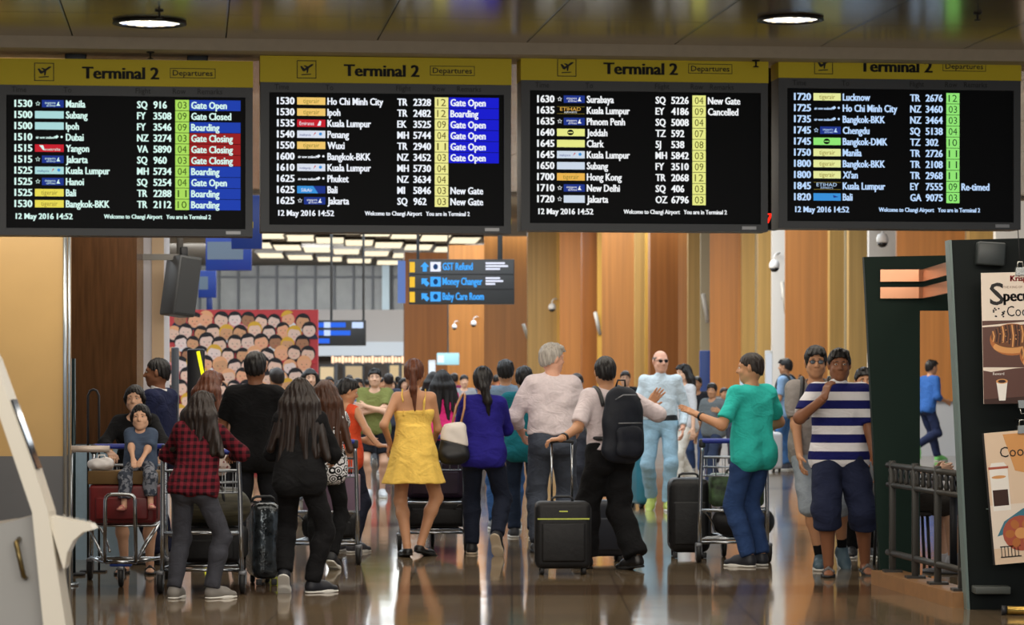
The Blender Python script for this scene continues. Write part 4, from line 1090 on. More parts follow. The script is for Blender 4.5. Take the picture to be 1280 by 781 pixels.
P['child'] = person(176, 19.84, .80, 180, 'small child in blue-grey t-shirt seated on the boxes of a luggage trolley', skin='light', face=True, hair=('tied', 'black'), headk=1.68, hip=(0, 0, .868), shw=1.0, build=1.2,
    feet=((-.10, .20), (.10, .20)), lift=(.555, .545), fyaw=(15, -12), knee=((-.25, 1, .6), (.25, 1, .6)), hands=((-.03, .17, .905), (.03, .18, .90)), hn=((0, -.2, -1), (0, -.2, -1)), hpitch=-4, vox=.009,
    top=dict(k='shirt', m=C_(74, 88, 110), sleeve=.75, hem=-.03, t=.012, hipw=.004), bottom=dict(k='trousers', m=CAM, len=1.75, t=.010, flare=.004), shoes=('sandal', mat('sandal_pink', (214, 130, 130), .5), mat('sandal_sole', (190, 120, 110), .6)))
P['suit'] = person(199, 21.85, 1.66, 72, 'man in navy suit jacket and white collar standing in profile beside pale column', face=True, skin='brown', hair=('buzz', 'black'), hyaw=14,
    top=dict(k='shirt', name='suit_jacket', m=C_(26, 32, 62), sleeve=1.92, hem=-.10, t=.020, collar=False), bottom=dict(k='trousers', m=C_(24, 28, 50)), shoes=('sneaker', LEA, BS), extra=(('collar', C_(226, 222, 220)),), build=1.05)
P['dots'] = person(263, 22.1, 1.555, -12, 'woman with brown bob and white dotted blouse between plaid shirt and black t-shirt', female=True, skin='light', hair=('bob', 'auburn'), hyaw=-28, hpitch=12,
    top=dict(k='shirt', m=DOT, sleeve=.5, hem=-.07), bottom=dict(k='trousers', m=DKG), shoes=sneaker((90, 90, 92)))
P['plaid'] = person(238, 18.42, 1.42, -8, 'young long-haired woman in red and black plaid shirt pushing a loaded trolley', female=True, skin='tan', hair=('long', 'dark'), lean=(9, 4), hpitch=8, hyaw=-18,
    hands=((-.2, .40, .93), ('w', 293, 569, 18.80)), hn=((0, 0, -1), (0, 0, -1)), curl=(.7, .8), feet=((-.11, .02), (.16, .05)), fyaw=(-6, -42), pole=(None, (.9, -.5, -.3)),
    top=dict(k='shirt', m=PL, sleeve=1.9, hem=-.03, t=.018, fold=.006), bottom=dict(k='trousers', m=C_(62, 63, 70), waist=.075, t=.009, flare=.004), shoes=sneaker((128, 124, 118)))
P['blackman'] = person(319, 21.0, 1.70, 0, 'broad man in black t-shirt seen from behind in front of the picture wall', skin='brown', hair=('short', 'black'), build=1.07, feet=((-.12, 0), (.11, .12)),
    hands=((-.2, .30, .98), (.22, .25, .98)), pole=((-.7, -1, -.2), (.7, -1, -.2)), top=dict(k='shirt', m=BLK, sleeve=.72, hem=-.07, t=.018, collar=True), bottom=dict(k='trousers', m=C_(30, 31, 36), t=.014, flare=.012), shoes=sneaker((30, 30, 34), BS))
P['longhair'] = person(377, 18.9, 1.50, -6, 'woman dressed all in black with dark hair falling to her waist, walking away', female=True, skin='tan', hair=('longer', 'dark'), build=1.08, feet=((-.115, -.06), (.09, .05)), fyaw=(4, -48), heel=(48, 0),
    hands=((-.17, .28, .92), (.17, .28, .92)), top=dict(k='shirt', m=BLK, sleeve=1.9, hem=-.07, t=.018), bottom=dict(k='trousers', m=C_(18, 18, 20), t=.008, flare=.005), shoes=sneaker((24, 26, 34)))
P['floral'] = person(409, 21.3, 1.48, -6, 'woman in black and white patterned blouse behind the woman in all black', female=True, skin='light', hair=('longer', 'brown'), feet=((-.08, .0), (.06, -.15)), heel=(0, 25),
    hands=((-.15, .4, .95), ('w', 436, 562, 21.66)), hn=((0, 0, -1), (0, 0, -1)), curl=(.7, .7), top=dict(k='shirt', m=FLO, sleeve=.4, hem=-.075, t=.016), bottom=dict(k='trousers', m=BLK, t=.006, flare=.003), shoes=sneaker((30, 32, 36)))
P['orange'] = person(432, 23.3, 1.49, -38, 'short-haired woman in orange tank top reaching for the hand of yellow dress woman', female=True, face=True, skin='tan', hair=('short', 'black'), hyaw=-30, hpitch=14, build=1.05,
    hands=((-.1, .35, .95), ('w', 474, 559, 22.86)), hdir=(None, ('w', 1, -.2, -.02)), hn=(None, ('w', .1, .2, -1)), curl=(.5, .65), pole=(None, (.3, -.6, -1)), top=dict(k='tank', m=C_(226, 84, 50), hem=-.06), bottom=dict(k='trousers', m=C_(40, 44, 60)), shoes=sneaker((60, 60, 66)))
P['yellow'] = person(515, 22.7, 1.655, 0, 'woman with auburn ponytail in short yellow strap dress seen from behind', female=True, skin='tan', hair=('ponytail', 'auburn'), feet=((-.045, -.04), (.085, .03)), fyaw=(14, -38), heel=(6, 14),
    hands=((-.185, .05, .945), (.17, .30, .95)), hdir=((-.25, .3, -.9), None), curl=(.7, .6), top=dict(k='strap', m=C_(238, 198, 96), skirt=.615, edge=.205, flare=.145, fold=.004), shoes=('flat', LEA, BS))
P['blue'] = person(602, 23.0, 1.59, -4, 'woman in royal blue top carrying a white and black shoulder bag', female=True, skin='tan', hair=('sidetail', 'black'), build=1.1, hyaw=-8, feet=((-.085, .04), (.13, -.30)), heel=(0, 62), lift=(0, .02), fyaw=(2, -14),
    hands=((-.2, .30, .95), (.15, .30, 1.0)), top=dict(k='shirt', m=C_(36, 30, 122), sleeve=1.2, hem=-.055, t=.018), bottom=dict(k='trousers', m=DKJEAN, t=.008, flare=.006), shoes=sneaker((26, 26, 30), mat('sole_cream', (196, 180, 156), .6)))
P['grayblue'] = person(636, 26.7, 1.67, 0, 'dark-haired man in grey-blue shirt and jeans left of the teal t-shirt', skin='tan', hair=('short', 'black'), top=dict(k='shirt', m=C_(120, 140, 158), sleeve=.7, collar=True), bottom=dict(k='trousers', m=C_(50, 84, 130)), shoes=sneaker((120, 124, 128)), feet=((-.14, 0), (.06, .2)))
P['teal'] = person(655, 25.3, 1.60, -4, 'man in teal t-shirt and dark jeans partly hidden behind white-haired man', skin='tan', hair=('short', 'black'), top=dict(k='shirt', m=C_(26, 112, 124), sleeve=.75, hem=-.08, t=.02), bottom=dict(k='trousers', m=C_(34, 46, 66)), shoes=sneaker((60, 62, 66)), feet=((-.1, .1), (.1, -.1)))
P['old'] = person(690, 23.2, 1.79, 2, 'grey-haired man in white long-sleeved shirt and grey trousers, head turned right', face=True, skin='pink', hair=('short', 'grey'), hyaw=-58, build=1.1,
    hands=((-.25, .28, 1.02), (.22, .34, 1.0)), pole=((-.8, -.9, -.2), (.7, -1, -.2)), top=dict(k='shirt', m=C_(222, 208, 210), sleeve=1.55, hem=.045, t=.018, collar=True, fold=.008, loose=.02), bottom=dict(k='trousers', m=C_(70, 76, 88), t=.014, flare=.012, belt=LEA), shoes=('sneaker', LEA, BS), feet=((-.11, 0), (.12, .1)))
P['packman'] = person(757, 21.15, 1.665, 24, 'balding man in white shirt with dark backpack, pulling a carry-on and raising his hand', face=True, skin='tan', hair=('thin', 'black'), hyaw=-14, lean=(2, -2), build=1.07,
    feet=((-.05, .27), (.20, -.10)), heel=(0, 8), fyaw=(0, 22), hipx=.0, hands=(('w', 703, 548, 20.80), ('w', 811, 506, 21.52)), hdir=(('w', -1, 0, -.1), ('w', .62, 0, .78)), hn=(('w', 0, .1, -1), ('w', .25, -.95, -.1)), curl=(.7, .08),
    pole=((-.5, -.4, -1), (.8, -.4, -.5)), top=dict(k='shirt', m=C_(220, 206, 208), sleeve=(.85, 1.45), hem=.03, t=.018, collar=True, fold=.007), bottom=dict(k='trousers', m=C_(17, 17, 19), t=.020, flare=.022, fold=.008), shoes=('sneaker', LEA, BS), extra=(('watchL', 'watch', wat), 'glasses'))
P['bluejean'] = person(829, 30.4, 1.80, 176, 'bald man in pale blue shirt and sunglasses walking towards the camera', face=True, skin='pink', hair=('bald', 'bald'), hyaw=20, feet=((-.06, .12), (.13, -.18)), heel=(0, 30), build=1.0,
    hands=((-.22, .06, .93), (.2, .22, 1.12)), top=dict(k='shirt', m=C_(206, 220, 226), sleeve=1.9, hem=.045, t=.013, collar=True, fold=.007), bottom=dict(k='trousers', m=C_(146, 178, 194), t=.012, flare=.008, belt=LEA), shoes=sneaker((176, 190, 90)), extra=('sunglasses',))
P['green'] = person(938, 21.5, 1.70, 38, 'man in bright green polo shirt and jeans stretching out his arm beside a trolley', face=True, skin='tan', hair=('buzz', 'dark'), hyaw=34, hpitch=3, build=1.06,
    feet=((-.05, .0), (.14, .06)), fyaw=(12, 8), hands=(('w', 873, 519, 21.5), (.26, .26, 1.02)), hdir=(('w', -.85, -.1, .42), None), hn=(('w', -.15, .5, -.8), None), curl=(.12, .5), pole=((-.5, -.5, -1), (1, -.6, -.2)),
    top=dict(k='shirt', name='polo_shirt', m=C_(50, 190, 178), sleeve=.8, hem=-.075, t=.016, collar=True, fold=.007), bottom=dict(k='trousers', m=JEAN, t=.010, flare=.008, fold=.006), shoes=sneaker((34, 36, 44)), extra=(('watchL', 'watch', wat),))
P['boy'] = person(1018, 21.25, 1.75, 178, 'young man with glasses in grey printed t-shirt and pale shorts, walking towards the camera', face=True, skin='tan', hipx=.095, hair=('fringe', 'black'), feet=((-.23, -.22), (-.04, .06)), heel=(32, 0), fyaw=(6, -4), hpitch=3,
    hands=((-.16, .30, 1.15), (.12, .20, .80)), top=dict(k='shirt', m=C_(146, 140, 136), sleeve=.8, hem=-.09, t=.02, fold=.007), bottom=dict(k='shorts', m=C_(150, 160, 170), len=1.08, t=.022, flare=.016), shoes=sneaker((70, 92, 104)), extra=('glasses', ('socks', BLK)))
P['striped'] = person(1049, 20.55, 1.72, 178, 'man in navy and white striped polo holding his hand to his cheek', face=True, skin='brown', hipx=.05, hair=('short', 'black'), build=1.14, feet=((-.215, -.16), (.085, .06)), fyaw=(6, -4), hyaw=0, heel=(8, 0),
    hands=((-.26, .14, .86), ('w', 1030, 498, 20.28)), hdir=(None, ('w', .28, .15, 1)), hn=(None, ('w', .8, .5, 0)), curl=(.4, .55), pole=(None, (.9, .3, -1)), top=dict(k='shirt', name='polo_shirt', m=ST, sleeve=.85, hem=-.075, t=.018, collar=True, fold=.006), bottom=dict(k='shorts', m=C_(32, 38, 62), len=1.3, t=.026, flare=.022, fold=.007), shoes=('sandal', mat('sandal_grey', (90, 86, 84), .5), BS))
P['behind'] = person(1080, 22.6, 1.58, 180, 'person in orange top mostly hidden behind the striped polo man', face=True, skin='tan', hair=('short', 'black'), top=dict(k='shirt', m=C_(226, 130, 50), sleeve=.7), bottom=dict(k='trousers', m=BLK), shoes=sneaker((30, 30, 32)), hipx=0)
P['runner'] = person(1160, 47.5, 1.80, -62, 'person in blue top and jeans hurrying past the far timber wall', skin='tan', hair=('short', 'black'), lean=(8, 0), feet=((-.08, .30), (.10, -.42)), heel=(0, 68), lift=(0, .12), hands=((-.25, -.2, 1.0), (.2, .25, 1.05)), vox=.015,
    top=dict(k='shirt', m=C_(50, 96, 168), sleeve=1.3, t=.018), bottom=dict(k='trousers', m=C_(36, 46, 78)), shoes=sneaker((120, 210, 110)))
P['crossed'] = person(466, 33.6, 1.60, 180, 'person with folded arms in olive t-shirt and black shorts facing the camera', face=True, skin='light', hair=('short', 'black'), hands=((.08, .22, 1.13), (-.09, .20, 1.09)), pole=((-1, .1, -.6), (1, .1, -.6)), hdir=((1, 0, .1), (-1, 0, .1)), hn=((0, -1, 0), (0, -1, 0)),
    top=dict(k='shirt', m=C_(122, 126, 70), sleeve=.7, hem=-.04, t=.022), bottom=dict(k='shorts', m=C_(24, 26, 32), len=.75, t=.016, flare=.012), shoes=sneaker((210, 214, 218)), feet=((-.12, .0), (.05, .1)), vox=.014)
P['pink'] = person(553, 32, 1.58, 8, 'woman in bright pink top between yellow dress and royal blue top', female=True, skin='tan', hair=('long', 'black'), top=dict(k='shirt', m=C_(214, 44, 110), sleeve=.5), bottom=dict(k='trousers', m=DKJEAN), shoes=sneaker((60, 60, 64)), vox=.015)
P['whitepants'] = person(857, 35.5, 1.66, 120, 'woman in white top and white trousers walking behind the pale blue shirt man', female=True, face=True, skin='light', hair=('bob', 'black'), top=dict(k='shirt', m=C_(206, 206, 208), sleeve=1.0, hem=-.1), bottom=dict(k='trousers', m=C_(214, 208, 196), flare=.012), shoes=sneaker((200, 196, 190)), feet=((-.06, .2), (.1, -.2)), heel=(0, 25), vox=.015)
P['farpack'] = person(983, 43.5, 1.78, 62, 'distant man in light blue shirt and jeans with black backpack beside timber wall', face=True, skin='tan', hair=('short', 'black'), top=dict(k='shirt', m=C_(140, 170, 204), sleeve=.8, collar=True), bottom=dict(k='trousers', m=C_(70, 110, 160)), shoes=sneaker((60, 60, 70)), hands=((-.2, .25, 1.0), None), vox=.015)
P['seated'] = person(1124, 21.5, 1.66, -92, 'seated person behind the booth railing, only lower legs showing', skin='light', hair=('short', 'black'), hip=(0, 0, .53), feet=((-.10, .40), (.10, .44)), fyaw=(4, -4), hands=((-.12, .3, .76), (.12, .3, .76)), vox=.016,
    top=dict(k='shirt', m=C_(110, 104, 98), sleeve=.7), bottom=dict(k='shorts', m=C_(60, 56, 52), len=1.0, t=.02), shoes=sneaker((196, 196, 200)))
# the crowd further down the hall; every figure has its own colours
CROWD = [  # px, head row, depth, yaw, top, bottom, hair, skin, female, label
 (346, 459, 29, 10, (74, 74, 84), (40, 40, 48), 'short', 'tan', 0, 'man in dark grey top between black t-shirt man and picture wall'),
 (388, 460, 33, 175, (60, 56, 60), (40, 40, 46), 'bob', 'light', 1, 'woman facing the camera below the right edge of the picture wall'),
 (412, 470, 44, 160, (150, 160, 176), (60, 70, 100), 'short', 'tan', 0, 'distant traveller in pale blue-grey top above patterned blouse woman'),
 (447, 472, 37, 190, (92, 122, 160), (60, 90, 140), 'short', 'tan', 0, 'distant traveller in blue top and blue shorts left of olive t-shirt'),
 (437, 468, 56, 20, (52, 52, 60), (36, 36, 44), 'short', 'tan', 0, 'distant traveller in charcoal top above the orange tank top woman'),
 (477, 472, 49, 200, (200, 66, 50), (50, 50, 60), 'short', 'tan', 0, 'distant traveller in red top right of the olive t-shirt'),
 (490, 474, 55, 170, (226, 172, 60), (70, 60, 60), 'bob', 'light', 1, 'distant traveller in yellow top left of the auburn ponytail'),
 (498, 470, 64, 30, (214, 214, 216), (60, 60, 70), 'short', 'tan', 0, 'distant traveller in white top close by the auburn ponytail'),
 (402, 474, 62, 200, (226, 200, 150), (90, 80, 70), 'bob', 'light', 1, 'distant traveller in cream top below the pale blue shop bulkhead'),
 (424, 475, 70, 180, (120, 60, 60), (60, 60, 60), 'short', 'tan', 0, 'distant traveller in maroon top under the row of shop bulbs'),
 (459, 474, 72, 10, (60, 96, 120), (40, 40, 50), 'short', 'tan', 0, 'distant traveller in petrol blue top behind the olive t-shirt'),
 (541, 464, 44, -15, (40, 38, 44), (36, 36, 40), 'long', 'tan', 1, 'distant long-haired woman in black top right of yellow dress shoulder'),
 (568, 466, 52, 12, (150, 56, 96), (60, 50, 60), 'short', 'tan', 0, 'distant traveller in plum top above the pink top woman'),
 (580, 468, 47, 186, (150, 152, 156), (60, 60, 66), 'short', 'light', 0, 'distant traveller in light grey top left of royal blue top woman'),
 (610, 465, 48, 5, (50, 84, 130), (40, 44, 60), 'short', 'tan', 0, 'distant traveller in denim blue top right of royal blue top woman'),
 (621, 468, 58, -10, (206, 50, 46), (60, 56, 60), 'short', 'tan', 0, 'distant traveller in scarlet top left of grey-blue shirt man'),
 (486, 466, 41, 12, (70, 74, 90), (44, 46, 56), 'short', 'tan', 0, 'distant traveller in blue-grey top left of the yellow dress'),
 (505, 472, 50, 185, (126, 46, 60), (60, 56, 60), 'long', 'light', 1, 'distant long-haired traveller in wine red top left of auburn ponytail'),
 (560, 474, 62, 170, (60, 110, 90), (60, 60, 66), 'short', 'tan', 0, 'distant traveller in bottle green top above the white shoulder bag'),
 (534, 474, 70, 180, (196, 190, 180), (80, 76, 72), 'short', 'light', 0, 'distant traveller in beige top far behind yellow dress'),
 (722, 466, 31, 150, (60, 60, 66), (40, 40, 46), 'short', 'tan', 0, 'person in dark top glimpsed between white-haired man and balding man'),
 (782, 463, 41, 165, (26, 26, 30), (50, 50, 56), 'short', 'light', 0, 'distant man in black top left of the bald man in sunglasses'),
 (871, 470, 41, 170, (36, 36, 42), (60, 80, 120), 'short', 'tan', 0, 'distant man in black top and jeans behind the white trousers woman'),
 (891, 478, 37, 140, (112, 118, 120), (50, 60, 84), 'fringe', 'tan', 0, 'distant youth in grey t-shirt looking down left of green polo man'),
 (905, 484, 44, 190, (90, 100, 120), (60, 60, 70), 'short', 'tan', 0, 'distant traveller in slate blue top just left of green polo man'),
]
for i, (px, hy, d, yaw, tc, bc, hr, sk, fe, lab) in enumerate(CROWD):
    H = CAMZ-(hy-HOR)*d/F
    rnd = random.Random(i)
    st = rnd.uniform(.05, .22)
    person(px, d, H, yaw, lab, 'travellers further down the hall', female=bool(fe), face=True if 90 < yaw < 270 and d < 45 else False, skin=sk, hair=(hr, 'black' if i % 4 else 'dark'), vox=.019,
        feet=((-.09, st), (.09, -st)), heel=(0, 18), hyaw=rnd.uniform(-25, 25), hpitch=22 if i == 20 else rnd.uniform(-3, 8), hands=((-.2, rnd.uniform(.1, .3), rnd.uniform(.9, 1.1)), None),
        top=dict(k='shirt', m=cloth(tc), sleeve=rnd.choice((.6, .8, 1.8)), t=.018), bottom=dict(k='trousers' if i != 3 else 'shorts', m=cloth(bc), len=1.97 if i != 3 else .9), shoes=sneaker((70, 70, 74) if i % 2 else (190, 190, 192)))
# ------------------------------------------------------------------ trolleys
chrome = mat('chrome_tube', (176, 180, 184), .22, 1.0)
bluegrip = mat('grip_blue', (34, 52, 150), .4)
rubber = mat('rubber_black', (20, 20, 21), .6); hub = mat('wheel_hub', (120, 122, 126), .4, .6)
wire = mat('basket_wire', (150, 154, 158), .3, 1.0); darkpl = mat('dark_plastic', (34, 35, 38), .5)
def wheel(root, c, r, w, ang=0.0):
    R = Matrix.Rotation(ang, 3, 'Z')
    m = MB(); m.lathe([(r*.45, -w/2), (r*.9, -w/2), (r, -w*.28), (r, w*.28), (r*.9, w/2), (r*.45, w/2)], axis='x', n=24)
    m._fin(list(m.bm.verts), 0, R, c, True); o = m.build('wheel', [rubber], root)
    m = MB(); m.lathe([(.004, -w*.52), (r*.5, -w*.5), (r*.5, w*.5), (.004, w*.52)], axis='x', n=18); m._fin(list(m.bm.verts), 0, R, c, True); m.build('hub', [hub], o)
    return o
def trolley(px, d, yaw, label, shelf=False):
    t = thing('luggage_trolley', label, 'luggage trolley', (X(px, d), d, 0), math.radians(yaw), 'airport luggage trolleys')
    m = MB()
    for s in (-1, 1):
        m.tube([(s*.275, .02, .14), (s*.272, .0, .42), (s*.268, -.02, .70), (s*.262, -.05, .90), (s*.262, -.06, .97)], .0165, 0, 10)
        m.tube([(s*.275, .02, .16), (s*.262, .10, .17), (s*.20, .45, .18), (s*.11, .74, .18)], .015, 0, 10)
        m.tube([(s*.272, .0, .42)] + [(s*(.272-.04*k), .0+.055*k*k*.32+.01*k, .42-.012*k*k) for k in (1, 2, 3, 4)], .009, 0, 8)
    m.tube([(-.11, .74, .18), (.11, .74, .18)], .015, 0); m.tube([(-.23, .25, .175), (.23, .25, .175)], .012, 0); m.tube([(-.26, .05, .16), (.26, .05, .16)], .012, 0)
    m.tube([(-.272, 0, .42), (.272, 0, .42)], .013, 0)
    m.build('frame', [chrome], t)
    m = MB(); m.tube([(-.11, .76, .18), (-.105, .775, .62)] + [(-.105+.045*(1-math.cos(a)), .775, .62+.045*math.sin(a)) for a in (.5, 1.0, 1.57)] + [(.105-.045*(1-math.cos(a)), .775, .62+.045*math.sin(a)) for a in (1.57, 1.0, .5)] + [(.105, .775, .62), (.11, .76, .18)], .014, 0, 10)
    m.build('front_loop', [chrome], t)
    m = MB(); m.tube([(-.27, -.06, .975), (-.25, -.075, .985), (.25, -.075, .985), (.27, -.06, .975)], .021, 0, 12); gp = m.build('handle', [bluegrip], t)
    m = MB()
    for s in (-1, 1): m.box((s*.262, -.06, .965), (.05, .06, .07), 0, .012)
    m.build('handle_bracket', [darkpl], gp)
    m = MB()
    for z in (.70, .77, .85): m.tube([(-.245, -.03, z), (.245, -.03, z), (.235, .16, z), (-.235, .16, z)], .005 if z < .85 else .008, 0, 6, True)
    for k in range(7): x = -.22+.44*k/6; m.tube([(x, -.03, .85), (x, -.03, .70), (x, .16, .70), (x, .16, .85)], .004, 0, 5)
    m.build('wire_basket', [wire], t)
    if shelf:
        m = MB()
        for k in range(6): y = .04+.09*k; m.tube([(-.25, y, .425), (.25, y, .425)], .007, 0, 6)
        for s in (-1, 1): m.tube([(s*.255, .0, .425), (s*.25, .52, .425), (s*.2, .60, .34), (s*.12, .70, .2)], .011, 0, 8)
        m.build('load_shelf', [chrome], t)
    else:
        m = MB()
        for k in range(5): y = .12+.13*k; w = .24-.14*(k/5.0); m.tube([(-w, y, .185), (w, y, .185)], .008, 0, 6)
        m.build('load_rack', [chrome], t)
    for s in (-1, 1):
        w = wheel(t, (s*.285, .0, .078), .078, .036)
        m = MB(); m.box((s*.285, .0, .145), (.05, .10, .03), 0, .008)
        for q in (-1, 1): m.box((s*.285+q*.0235, .0, .11), (.006, .055, .085), 0)
        m.build('fork', [hub], w)
    w = wheel(t, (0, .70, .068), .068, .034)
    m = MB(); m.box((0, .70, .135), (.05, .09, .03), 0, .008)
    for q in (-1, 1): m.box((q*.022, .70, .10), (.006, .05, .08), 0)
    m.box((0, .715, .162), (.16, .05, .03), 1, .01)
    m.build('fork', [hub, mat('bumper_blue', (40, 70, 150), .4)], w)
    return t
T1 = trolley(161, 20.18, 183.5, 'luggage trolley facing the camera, loaded with red suitcase and seated child', True)
T2 = trolley(252, 18.87, 0, 'luggage trolley pushed by the young woman in plaid shirt')
T3 = trolley(404, 21.75, -3, 'luggage trolley pushed by the woman in patterned blouse')
T4 = trolley(541, 23.35, 2, 'luggage trolley pushed ahead by the women in yellow dress and royal blue top')
T5 = trolley(917, 22.0, 2, 'luggage trolley beside the man in green polo shirt')
def at(t, p):
    a = t.rotation_euler.z; l = t.location
    return (l.x+p[0]*math.cos(a)-p[1]*math.sin(a), l.y+p[0]*math.sin(a)+p[1]*math.cos(a), p[2])

# ------------------------------------------------------------------ luggage
blackf = mat('luggage_black', (17, 17, 19), .55, 0, .2, 30, .4, .3)
def bag(name, cat, label, loc, size, m_, rz=0.0, bev=.05, handle='x', strap=True, band=None, wheels=0, group=None, tele=0, zip_=True, m2=None):
    """a soft or hard case standing on loc, size = width, depth, height"""
    w, dd, h = size
    t = thing(name, label, cat, loc, rz, group)
    z0 = .045 if wheels else .001
    m = MB(); m.box((0, 0, z0+(h-z0)/2), (w, dd, h-z0), 0, bev, seg=4)
    b = m.build('body', [m_], t)
    if zip_:
        m = MB(); f = .5-.10
        for y in (-dd*.5+.035,):
            z_a, z_b = z0+bev*.2, h-bev*.2
            pts = [(-w/2-.001, y, z_a+bev), (-w/2-.001, y, z_b-bev), (-w/2+bev*.5, y, z_b+.0), (w/2-bev*.5, y, z_b+.0), (w/2+.001, y, z_b-bev), (w/2+.001, y, z_a+bev)]
            m.tube(pts, .005, 0, 5)
        m.build('zip', [m2 or darkpl], t)
        m = MB(); m.box((0, -dd/2-.012, z0+(h-z0)*.40), (w*.78, .03, (h-z0)*.58), 0, .014, seg=3); m.build('front_pocket', [m_], t)
    if handle == 'x':
        m = MB(); m.tube([(-.08, 0, h-.004), (-.075, 0, h+.022), (-.05, 0, h+.034), (.05, 0, h+.034), (.075, 0, h+.022), (.08, 0, h-.004)], .010, 0, 8); m.build('carry_handle', [darkpl], t)
    if band:
        m = MB(); m.box((0, -dd/2-.002, h-.13), (w*.94, .006, .010), 0); m.build('trim_band', [band], t)
    if tele:
        m = MB()
        for s in (-1, 1): m.tube([(s*.078, .06, h-.01), (s*.078, .06, tele)], .009, 0, 8)
        m.build('telescopic_handle', [chrome], t)
        m = MB(); m.tube([(-.09, .06, tele), (-.05, .06, tele+.012), (.05, .06, tele+.012), (.09, .06, tele)], .014, 0, 8); m.build('grip', [darkpl], t)
    for sx in ((-1, 1) if wheels else ()):
        for sy in ((-1, 1) if wheels == 4 else (1,)):
            wheel(t, (sx*(w/2-.05), sy*(dd/2-.05), .03), .03, .03)
    if wheels == 2:
        m = MB()
        for s in (-1, 1): m.box((s*(w/2-.05), -dd/2+.05, .024), (.04, .03, .046), 0, .006)
        m.build('foot', [darkpl], t)
    return t
redm = mat('luggage_red', (104, 26, 28), .42, 0, .22, 9); 
l = at(T1, (0, .335, .437)); bag('suitcase', 'suitcase', 'dark red suitcase lying on the trolley under the seated child', l, (.49, .30, .285), redm, 0, .03, handle='')
boxm = mat('carton_brown', (104, 78, 40), .7, 0, .1, 8); yl = mat('carton_yellow', (206, 160, 40), .6)
t = thing('carton', 'brown carton with yellow print that the small child sits on', 'box', at(T1, (0, .335, .724)))
m = MB(); m.box((0, 0, .049), (.50, .30, .096), 0, .006); m.build('body', [boxm], t)
for s in (-1, 1): m = MB(); m.rect(s*.14-.08, .03, s*.14+.08, .07, .1515, 0); m.build('printed_label', [yl], t)
m = MB(); m.box((0, 0, .098), (.10, .302, .002), 0); m.build('packing_tape', [mat('tape_tan', (176, 140, 90), .4)], t)
l = at(T1, (.17, .34, .823))
V, Q = surface([ell((0, 0, .04), (.085, .07, .042)), ell((.04, .02, .05), (.05, .05, .045)), ell((-.05, -.01, .045), (.05, .05, .036))], .008, clips=[(vec(0, 0, .001), vec(0, 0, -1))], noise=lambda q: .004*np.sin(70*q[..., 0]+40*q[..., 2])*np.sin(60*q[..., 1]))
t = thing('plastic_bag', 'crumpled white plastic bag beside the seated child on the trolley', 'bag', l); np_mesh('bag_body', [(V, Q)], t, mat('white_plastic', (226, 222, 220), .4))
m = MB(); m.tube([(-.03, 0, .075), (-.02, 0, .11), (.02, 0, .11), (.03, 0, .075)], .006); m.build('bag_handle', [mat('white_plastic', (226, 222, 220), .4)], t)

def duffel(label, loc, size, m_, rz=0, stripe=None):
    w, dd, h = size
    t = thing('duffel_bag', label, 'bag', loc, rz)
    P_ = [cone((-w/2+h*.45, 0, h*.48), (w/2-h*.45, 0, h*.48), h*.49, h*.49, vec(0, 1, 0), min(.99, dd/h), .02), ell((0, 0, h*.45), (w*.5, dd*.5, h*.47), None, .05)]
    V, Q = surface(P_, .011, clips=[(vec(0, 0, .002), vec(0, 0, -1))], noise=lambda q: .005*np.sin(26*q[..., 0]+9*q[..., 2])*np.cos(15*q[..., 2]+20*q[..., 1]))
    np_mesh('body', [(V, Q)], t, m_)
    m = MB()
    for s in (-1, 1): m.tube([(s*w*.2, -dd*.40, h*.62), (s*w*.17, -dd*.34, h*.95), (s*w*.05, -dd*.1, h*1.10), (-s*w*.0, 0, h*1.12)], .010, 0, 6)
    m.build('carry_strap', [stripe or darkpl], t)
    m = MB(); m.tube([(-w*.40, 0, h*.955), (0, 0, h*.985), (w*.40, 0, h*.955)], .006, 0, 5); m.build('zip', [hub], t)
    return t
olive = mat('bag_olive_stripe', (70, 66, 48), .6, 0, .7, 6, .5, 0, 0, (.6, .6, 9))
bag('suitcase', 'suitcase', 'black suitcase at the bottom of the plaid shirt woman\'s trolley', at(T2, (.03, .42, .20)), (.46, .55, .24), blackf, 0, .05, handle='')
duffel('dark olive streaked duffel bag on top of the plaid shirt woman\'s trolley', at(T2, (.03, .42, .445)), (.50, .42, .28), olive, 0)
# wrapped case beside the second trolley
wrap = mat('cling_wrap', (60, 66, 70), .12, .55, .8, 14, .8, 1.0)
t = bag('suitcase', 'suitcase', 'dark suitcase wrapped in shiny film standing right of the plaid woman\'s trolley', (X(329, 19.75), 19.75, 0), (.21, .40, .60), wrap, .25, .07, wheels=2, zip_=False)
bag('suitcase', 'suitcase', 'black suitcase low on the patterned blouse woman\'s trolley', at(T3, (.02, .40, .20)), (.44, .52, .20), blackf, 0, .05, handle='')
mauve = mat('carton_mauve', (136, 112, 132), .7, 0, .08, 7)
t = thing('carton', 'mauve-grey carton on the patterned blouse woman\'s trolley', 'box', at(T3, (.02, .42, .402)))
m = MB(); m.box((0, 0, .15), (.44, .42, .298), 0, .006); m.build('body', [mauve], t); m = MB(); m.box((0, 0, .299), (.07, .42, .002), 0); m.build('packing_tape', [mat('tape_tan', (176, 140, 90), .4)], t)
t = thing('shopping_bag', 'yellow-green shopping bag low beside the black-dressed woman\'s knee', 'bag', (X(351, 21.0), 20.75, 0), .3)
m = MB(); m.box((0, 0, .17), (.12, .26, .338), 0, .012); m.build('bag_body', [mat('lime_paper', (176, 196, 40), .5)], t)
m = MB(); m.tube([(0, -.06, .33), (0, -.055, .41), (0, 0, .44), (0, .055, .41), (0, .06, .33)], .005); m.build('bag_handle', [darkpl], t)
